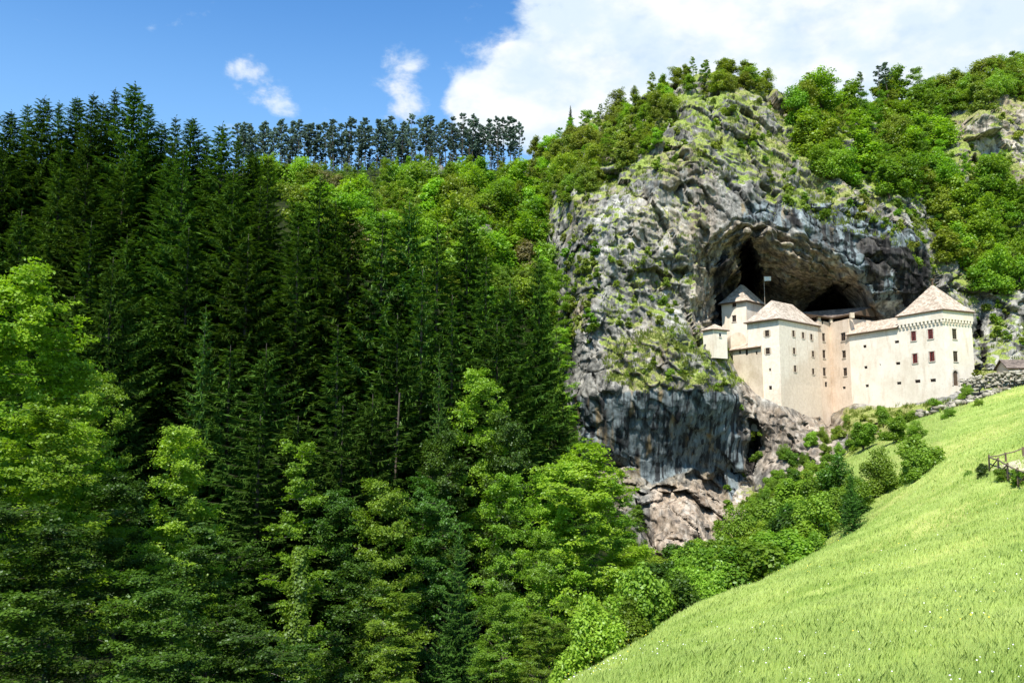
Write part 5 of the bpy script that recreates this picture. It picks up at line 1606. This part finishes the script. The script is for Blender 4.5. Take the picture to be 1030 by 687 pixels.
# --- shrubs and small trees rooted on the cliff
def scatter_cliff(poly, n, protos, label, group, hmin, hmax, mind, name='cliff_shrub', cat='shrub', parts=False, seed=1, wide=1.0):
    r_ = np.random.default_rng(seed)
    poly = np.array(poly, float); lo, hi = poly.min(0), poly.max(0)
    got = []
    for _ in range(n * 60):
        if len(got) >= n: break
        px, py = r_.uniform(lo, hi)
        if poly_sd(np.array([px]), np.array([py]), poly)[0] < 0: continue
        if any((px - a_) ** 2 + (py - b_) ** 2 < mind ** 2 for a_, b_ in got): continue
        got.append((px, py))
        pt_, n_ = on_cliff(px, py)
        h = r_.uniform(hmin, hmax)
        put(protos[r_.integers(len(protos))], name, pt_ + n_ * .1, h, label, cat, group, wide * r_.uniform(.85, 1.25) * (1.12 if parts else 1), parts=parts, sink=.35)
    return len(got)


nT = 0
nT += scatter_cliff([(530, 160), (570, 135), (620, 106), (665, 90), (680, 110), (665, 150), (620, 175), (590, 200), (560, 220), (530, 230)], 105, hill_y + hill_y + hill + hill_l, 'light green small tree on the rounded shoulder of the cliff, left of its summit', 'small trees on the cliff shoulder', 4.5, 8.0, 6.2, 'cliff_tree', 'tree', True, 1)
nT += scatter_cliff([(668, 88), (690, 74), (720, 68), (755, 72), (775, 90), (760, 105), (720, 92), (690, 98)], 24, hill_y + hill + hill_m, 'thin small tree growing on the very summit of the cliff', 'small trees on the cliff summit', 4, 7, 6, 'cliff_tree', 'tree', True, 2)
nT += scatter_cliff([(800, 98), (850, 100), (930, 98), (965, 110), (960, 160), (955, 205), (920, 210), (870, 195), (815, 180), (800, 140)], 80, hill_m + hill_l + hill, 'leafy green tree on the slope above the dark overhang', 'leafy trees above the overhang', 7, 12.5, 8, 'cliff_tree', 'tree', True, 3)
nT += scatter_cliff([(930, 95), (1000, 78), (1040, 66), (1040, 105), (990, 112), (950, 120)], 40, hill + hill_y, 'light tree on the top slope above the pale rocks', 'light trees above the pale rocks', 6, 10, 7, 'cliff_tree', 'tree', True, 4)
nT += scatter_cliff([(945, 200), (1000, 190), (1045, 185), (1045, 300), (985, 300), (950, 270), (935, 225)], 60, hill_m + hill_l + hill, 'leafy tree on the slope behind and above the gate tower', 'trees on the slope behind the gate tower', 8, 13, 8, 'cliff_tree', 'tree', True, 5)
print('cliff trees', nT)
nS = 0
nS += scatter_cliff([(570, 160), (680, 100), (700, 160), (660, 175), (600, 215), (565, 240)], 34, sb_y + sb, 'tuft-like shrub on the rocky shoulder left of the summit', 'shrubs on the rocky shoulder', 1.4, 3.0, 6, seed=6)
nS += scatter_cliff([(690, 85), (770, 85), (815, 120), (820, 180), (790, 200), (740, 160), (700, 170)], 48, sb_y + sb + sb_m, 'small shrub in the cracks of the rock below the summit', 'shrubs below the summit', 1.2, 2.8, 6, seed=7)
nS += scatter_cliff([(780, 185), (860, 195), (930, 215), (950, 290), (935, 290), (900, 245), (850, 225), (790, 212)], 36, sb_m + sb_y, 'small shrub hanging on the brow of the dark overhang', 'shrubs on the brow of the overhang', 1.8, 3.4, 6, seed=8)
nS += scatter_cliff([(605, 345), (680, 330), (735, 352), (745, 385), (730, 392), (640, 390), (612, 380)], 26, sb_y + sb, 'yellow green shrub on the ledge above the streaked wall', 'shrubs on the ledge above the streaked wall', .9, 2.0, 6, seed=9)
nS += scatter_cliff([(566, 230), (600, 235), (600, 345), (572, 350)], 38, sb_y + sb_m, 'small shrub clinging to the grey face beside the forest', 'shrubs on the grey face beside the forest', 1.6, 3.6, 5.0, seed=10)
nS += scatter_cliff([(610, 245), (690, 245), (700, 300), (680, 330), (620, 330)], 30, sb_y + sb, 'yellow green tuft of shrub in the middle of the grey face', 'shrubs in the middle of the grey face', 1.2, 2.8, 6, seed=11)
nS += scatter_cliff([(740, 395), (765, 420), (770, 500), (745, 540), (720, 540), (735, 470), (755, 480)], 14, sb_m + sb, 'small green shrub in the gully between streaked wall and pillar', 'shrubs in the gully', 1.4, 2.8, 6, seed=12)
nS += scatter_cliff([(985, 300), (1040, 290), (1040, 360), (1000, 345), (985, 330)], 14, sb_y + sb_m, 'shrub on the pale rock beside the tower', 'shrubs on the pale rock beside the tower', 1.6, 3.2, 8, seed=13)
nS += scatter_cliff([(955, 118), (1040, 105), (1040, 190), (965, 195)], 10, sb_y, 'small shrub on the pale rocks at the upper slope', 'shrubs on the pale upper rocks', 1.4, 3.0, 11, seed=14)
nS += scatter_cliff([(845, 425), (960, 408), (940, 440), (870, 455), (845, 450)], 24, sb_m + sb_y, 'little shrub among the rocks under the castle wall', 'little shrubs under the castle wall', 1.0, 2.4, 5, seed=15)
nS += scatter_cliff([(770, 490), (830, 470), (850, 490), (790, 545), (740, 560)], 40, sb_m + sb + bu_l + bu_l, 'small vivid shrub on the green bank below the castle rock', 'small shrubs on the green bank', 1.6, 3.2, 6, seed=16, name='bank_shrub')
nS += scatter_cliff([(790, 455), (850, 425), (858, 450), (820, 505), (770, 520), (760, 500)], 22, bu_l + bu + bu_l, 'leafy bush covering the foot of the pale rock under the palace', 'bushes at the foot of the palace rock', 2.2, 4.2, 8, seed=17, name='bank_shrub')
print('cliff shrubs', nS)
# dark pines that stand out on the cliff's skyline
for i, (px, tip, py, Y, h) in enumerate([(574, 106, 135, 286, 11), (883, 66, 92, 262, 10), (893, 61, 92, 264, 11), (836, 74, 98, 262, 8), (770, 70, 88, 252, 6), (1012, 60, 78, 268, 7), (852, 80, 98, 262, 7)]):
    pt_ = P(px, py, Y); t_ = P(px, tip, Y)
    put(pn[i % 4] if i != 0 else sp[2], 'pine', pt_ + np.array([0, 0, -1.5]), float(t_[2] - pt_[2]) + 1.5,
        ['dark pointed conifer on the skyline left of the cliff', 'dark pine, lower of the twin pines above the overhang', 'dark pine, taller of the twin pines above the overhang', 'thin pine alone on the skyline right of the summit', 'little pine just right of the cliff summit', 'small pine above the pale rocks', 'short pine beside the thin lone pine'][i], 'pine', None, 1.5 if i else 1.0)

# --- fence and track on the upper meadow
fp = [(994.7, 464.5, 61.5), (1003.9, 467.5, 58.5), (1013.2, 470.5, 55.5), (1023.2, 474, 52.5), (1034, 478, 50)]
pos = [P(*a_) for a_ in fp]
fn = empty('fence', (pos[0][0], pos[0][1], ground_z(pos[0][0], pos[0][1])), 'weathered timber fence with two rails beside the pale track on the meadow', 'fence')
f0_ = np.array(fn.location)
loc = [np.array([p_[0], p_[1], ground_z(p_[0], p_[1])]) - f0_ for p_ in pos]
for a_ in loc:
    v_, f_ = tubes([(np.array([a_ + [0, 0, -.3], a_ + [.01, 0, .6], a_ + [.03, 0, 1.15]]), [.065, .06, .055])], 7)
    link('post', np_mesh('post', v_, f_, [M['fence']]), fn)
for a_, b_ in zip(loc[:-1], loc[1:]):
    for h_ in (.52, .98):
        m_ = (a_ + b_) / 2
        v_, f_ = tubes([(np.array([a_ + [0, -.09, h_], m_ + [0, -.09, h_ - .04], b_ + [0, -.09, h_]]), [.045, .05, .045])], 6)
        link('rail', np_mesh('rail', v_, f_, [M['wire']]), fn)
    v_, f_ = tubes([(np.array([a_ + [0, .05, .1], b_ + [0, .05, .98]]), [.04, .04])], 6)
    link('brace', np_mesh('brace', v_, f_, [M['wire']]), fn)
far = [P(1012, 466, 66), P(1030, 466.5, 66), P(1050, 467, 66)]
prev = loc[0]
for q_ in far:
    a_ = np.array([q_[0], q_[1], ground_z(q_[0], q_[1])]) - f0_
    v_, f_ = tubes([(np.array([a_ + [0, 0, -.3], a_ + [0, 0, 1.1]]), [.08, .07])], 7)
    link('post', np_mesh('post', v_, f_, [M['fence']]), fn)
    v_, f_ = tubes([(np.array([prev + [0, 0, 1.0], (a_ + prev) / 2 + [0, 0, .95], a_ + [0, 0, 1.0]]), [.045, .045, .045])], 6)
    link('rail', np_mesh('rail', v_, f_, [M['wire']]), fn)
    prev = a_


def strip(name, path, half, mat, up=.06):
    path = np.array(path, float); n = len(path)
    d = np.gradient(path, axis=0); nn = nrm(np.stack([-d[:, 1], d[:, 0]], 1))
    cols = []
    for k in np.linspace(-1, 1, 7):
        q_ = path + nn * (half * k * (1 + .15 * np.sin(np.arange(n) * 1.3 + k)))[:, None] if n else path
        zz = terrain(q_[:, 0], q_[:, 1]) + np.interp(0, [0], [0])
        q3 = np.stack([q_[:, 0], q_[:, 1], 0 * zz], 1)
        zz = zz + fbm(q3 * .22, 3) * .28 + fbm(q3 * .9, 2) * .07
        cols.append(np.stack([q_[:, 0], q_[:, 1], zz + up * (1 - abs(k)) + .02 - .08 * (abs(k) > .9)], 1))
    Vv = np.stack(cols, 1).reshape(-1, 3)
    ii, jj = np.meshgrid(np.arange(n - 1), np.arange(6), indexing='ij'); b0 = (ii * 7 + jj).ravel()
    return link(name, np_mesh(name, Vv, np.stack([b0, b0 + 1, b0 + 8, b0 + 7], 1), [mat], True), kind='structure')


tp = [P(px, py, Y)[:2] for px, py, Y in [(1120, 500, 46), (1060, 486, 51), (1030, 474, 56), (1015, 466, 61), (1018, 460, 68), (1040, 455, 76), (1090, 450, 86)]]
tp = np.array(tp); tt = np.linspace(0, len(tp) - 1, 60)
tp = np.stack([np.interp(tt, np.arange(len(tp)), tp[:, k]) for k in (0, 1)], 1)
for _ in range(4): tp[1:-1] = (tp[:-2] + tp[1:-1] * 2 + tp[2:]) / 4
strip('path', tp, 1.3, M['track'], .08)

# --- meadow grass: blades and weeds, denser near the viewer
def meadow_points(n, y0, y1, seed, lo=470, hi=1120):
    r_ = np.random.default_rng(seed)
    Y = y0 * (y1 / y0) ** r_.uniform(0, 1, n)
    x = (r_.uniform(lo, hi, n) - 515) / FPX * Y
    bk = .9 * sstep(-3, 2, poly_sd(x, Y, [(33, 86), (28, 105), (24, 115), (31, 125), (42, 142), (52, 152), (62, 170), (80, 182), (92, 182), (84, 164), (55, 117), (44, 100)]))
    keep = np.maximum(meadow_mask(x, Y), bk) > r_.uniform(.2, 1, n)
    x, Y = x[keep], Y[keep]
    z_ = terrain(x, Y)
    q_ = np.stack([x, Y, 0 * x], 1)
    return np.stack([x, Y, z_ + fbm(q_ * .22, 3) * .28 + fbm(q_ * .9, 2) * .07], 1), r_


pts, r_ = meadow_points(950000, 9.5, 185, 5)
pts = np.concatenate([pts, meadow_points(260000, 5, 150, 6, 1120, 2100)[0], meadow_points(60000, 4, 9.5, 7)[0]])
clumpy = fbm(pts * .55, 2)
clumpy = clumpy + .5 * fbm(pts * .09 + 7, 3)
keep = clumpy > r_.uniform(-.9, .3, len(pts)); pts = pts[keep]; clumpy = clumpy[keep]
n = len(pts)
dist = pts[:, 1]
h = r_.uniform(.06, .19, n) * (1 + .8 * np.clip(clumpy, -.3, .6)) * (1 + dist / 160)
wd = (.006 + dist * .00055) * r_.uniform(.6, 1.3, n)
az = r_.uniform(0, 6.28, n)
lean_ = r_.uniform(.1, .7, n) * h
la = r_.normal(.6, .9, n)
side_ = np.stack([np.cos(az), np.sin(az), 0 * az], 1) * wd[:, None] * .5
tipv = pts + np.stack([np.cos(la) * lean_, np.sin(la) * lean_, h], 1)
midv = pts + np.stack([np.cos(la) * lean_ * .35, np.sin(la) * lean_ * .35, h * .6], 1)
bs = pts - np.array([0, 0, .05])
vv = np.stack([bs - side_, bs + side_, midv + side_ * .7, tipv, midv - side_ * .7], 1).reshape(-1, 3)
link('meadow_grass', np_mesh('meadow_grass', vv, np.arange(5 * n).reshape(n, 5), [M['grass']]), kind='stuff')
print('blades', n)
for nm, num, mat, sz, sd_ in (('white_wildflowers', 480, M['petal_white'], .02, 8), ('yellow_wildflowers', 420, M['petal_yellow'], .024, 9)):
    pts, r_ = meadow_points(num * 5, 11, 95, sd_)
    keep = fbm(pts * .16 + sd_, 3) > r_.uniform(.0, .45, len(pts)); pts = pts[keep][:num]
    n = len(pts)
    c_ = pts + np.stack([0 * pts[:, 0], 0 * pts[:, 0], r_.uniform(.3, .5, n)], 1)
    v_, f_ = leaves(c_, nrm(r_.normal(0, .35, (n, 3)) + [0, -.3, 1]), sz, r_, 1.0)
    v_ = (v_.reshape(n, 4, 3) - c_[:, None]) * (1 + pts[:, 1] / 45)[:, None, None] + c_[:, None]
    link(nm, np_mesh(nm, v_.reshape(-1, 3), f_, [mat]), kind='stuff')

# --- grass tufts on the cliff's ledges
def ledge_tufts(poly, n, seed, h0, h1, spread=.5):
    r_ = np.random.default_rng(seed)
    poly = np.array(poly, float); lo, hi = poly.min(0), poly.max(0)
    out_ = []
    while len(out_) < n:
        px, py = r_.uniform(lo, hi)
        if poly_sd(np.array([px]), np.array([py]), poly)[0] < 0: continue
        p_, n_ = on_cliff(px, py)
        if n_[2] < r_.uniform(-.1, .55): n -= .3; continue
        if fbm(p_[None] * .16, 2)[0] < r_.uniform(-.35, .15): n -= .3; continue
        out_.append(p_)
    c_ = np.array(out_)
    k_ = 22
    b_ = np.repeat(c_, k_, 0) + r_.normal(0, spread, (len(c_) * k_, 3)) * [1, .5, .25]
    m_ = len(b_)
    az = r_.uniform(0, 6.28, m_); hh_ = r_.uniform(h0, h1, m_)
    sd2 = np.stack([np.cos(az), np.sin(az), 0 * az], 1) * .10
    tip_ = b_ + np.stack([r_.normal(0, .22, m_), r_.normal(-.2, .2, m_), hh_], 1)
    return np.stack([b_ - sd2 - [0, 0, .25], b_ + sd2 - [0, 0, .25], tip_], 1).reshape(-1, 3), m_


VV, cntv = [], 0
for poly, n, seed, h0, h1 in (([(605, 340), (690, 326), (740, 352), (748, 388), (730, 394), (640, 392), (610, 384)], 420, 1, .3, .8),
                              ([(575, 150), (680, 90), (800, 90), (830, 190), (790, 205), (700, 170), (600, 210), (570, 230)], 800, 2, .3, .9),
                              ([(570, 215), (700, 200), (700, 330), (600, 345), (572, 350)], 300, 3, .3, .7),
                              ([(790, 190), (930, 205), (950, 290), (900, 250), (800, 212)], 260, 4, .3, .9),
                              ([(846, 414), (960, 400), (1040, 396), (960, 430), (850, 460)], 300, 5, .3, .8),
                              ([(960, 115), (1040, 100), (1040, 380), (985, 380), (960, 290)], 260, 6, .3, .9)):
    v_, m_ = ledge_tufts(poly, n, seed, h0, h1); VV.append(v_); cntv += m_
VV = np.concatenate(VV)
link('ledge_grass', np_mesh('ledge_grass', VV, np.arange(len(VV)).reshape(-1, 3), [M['grass_dry']]), kind='stuff')
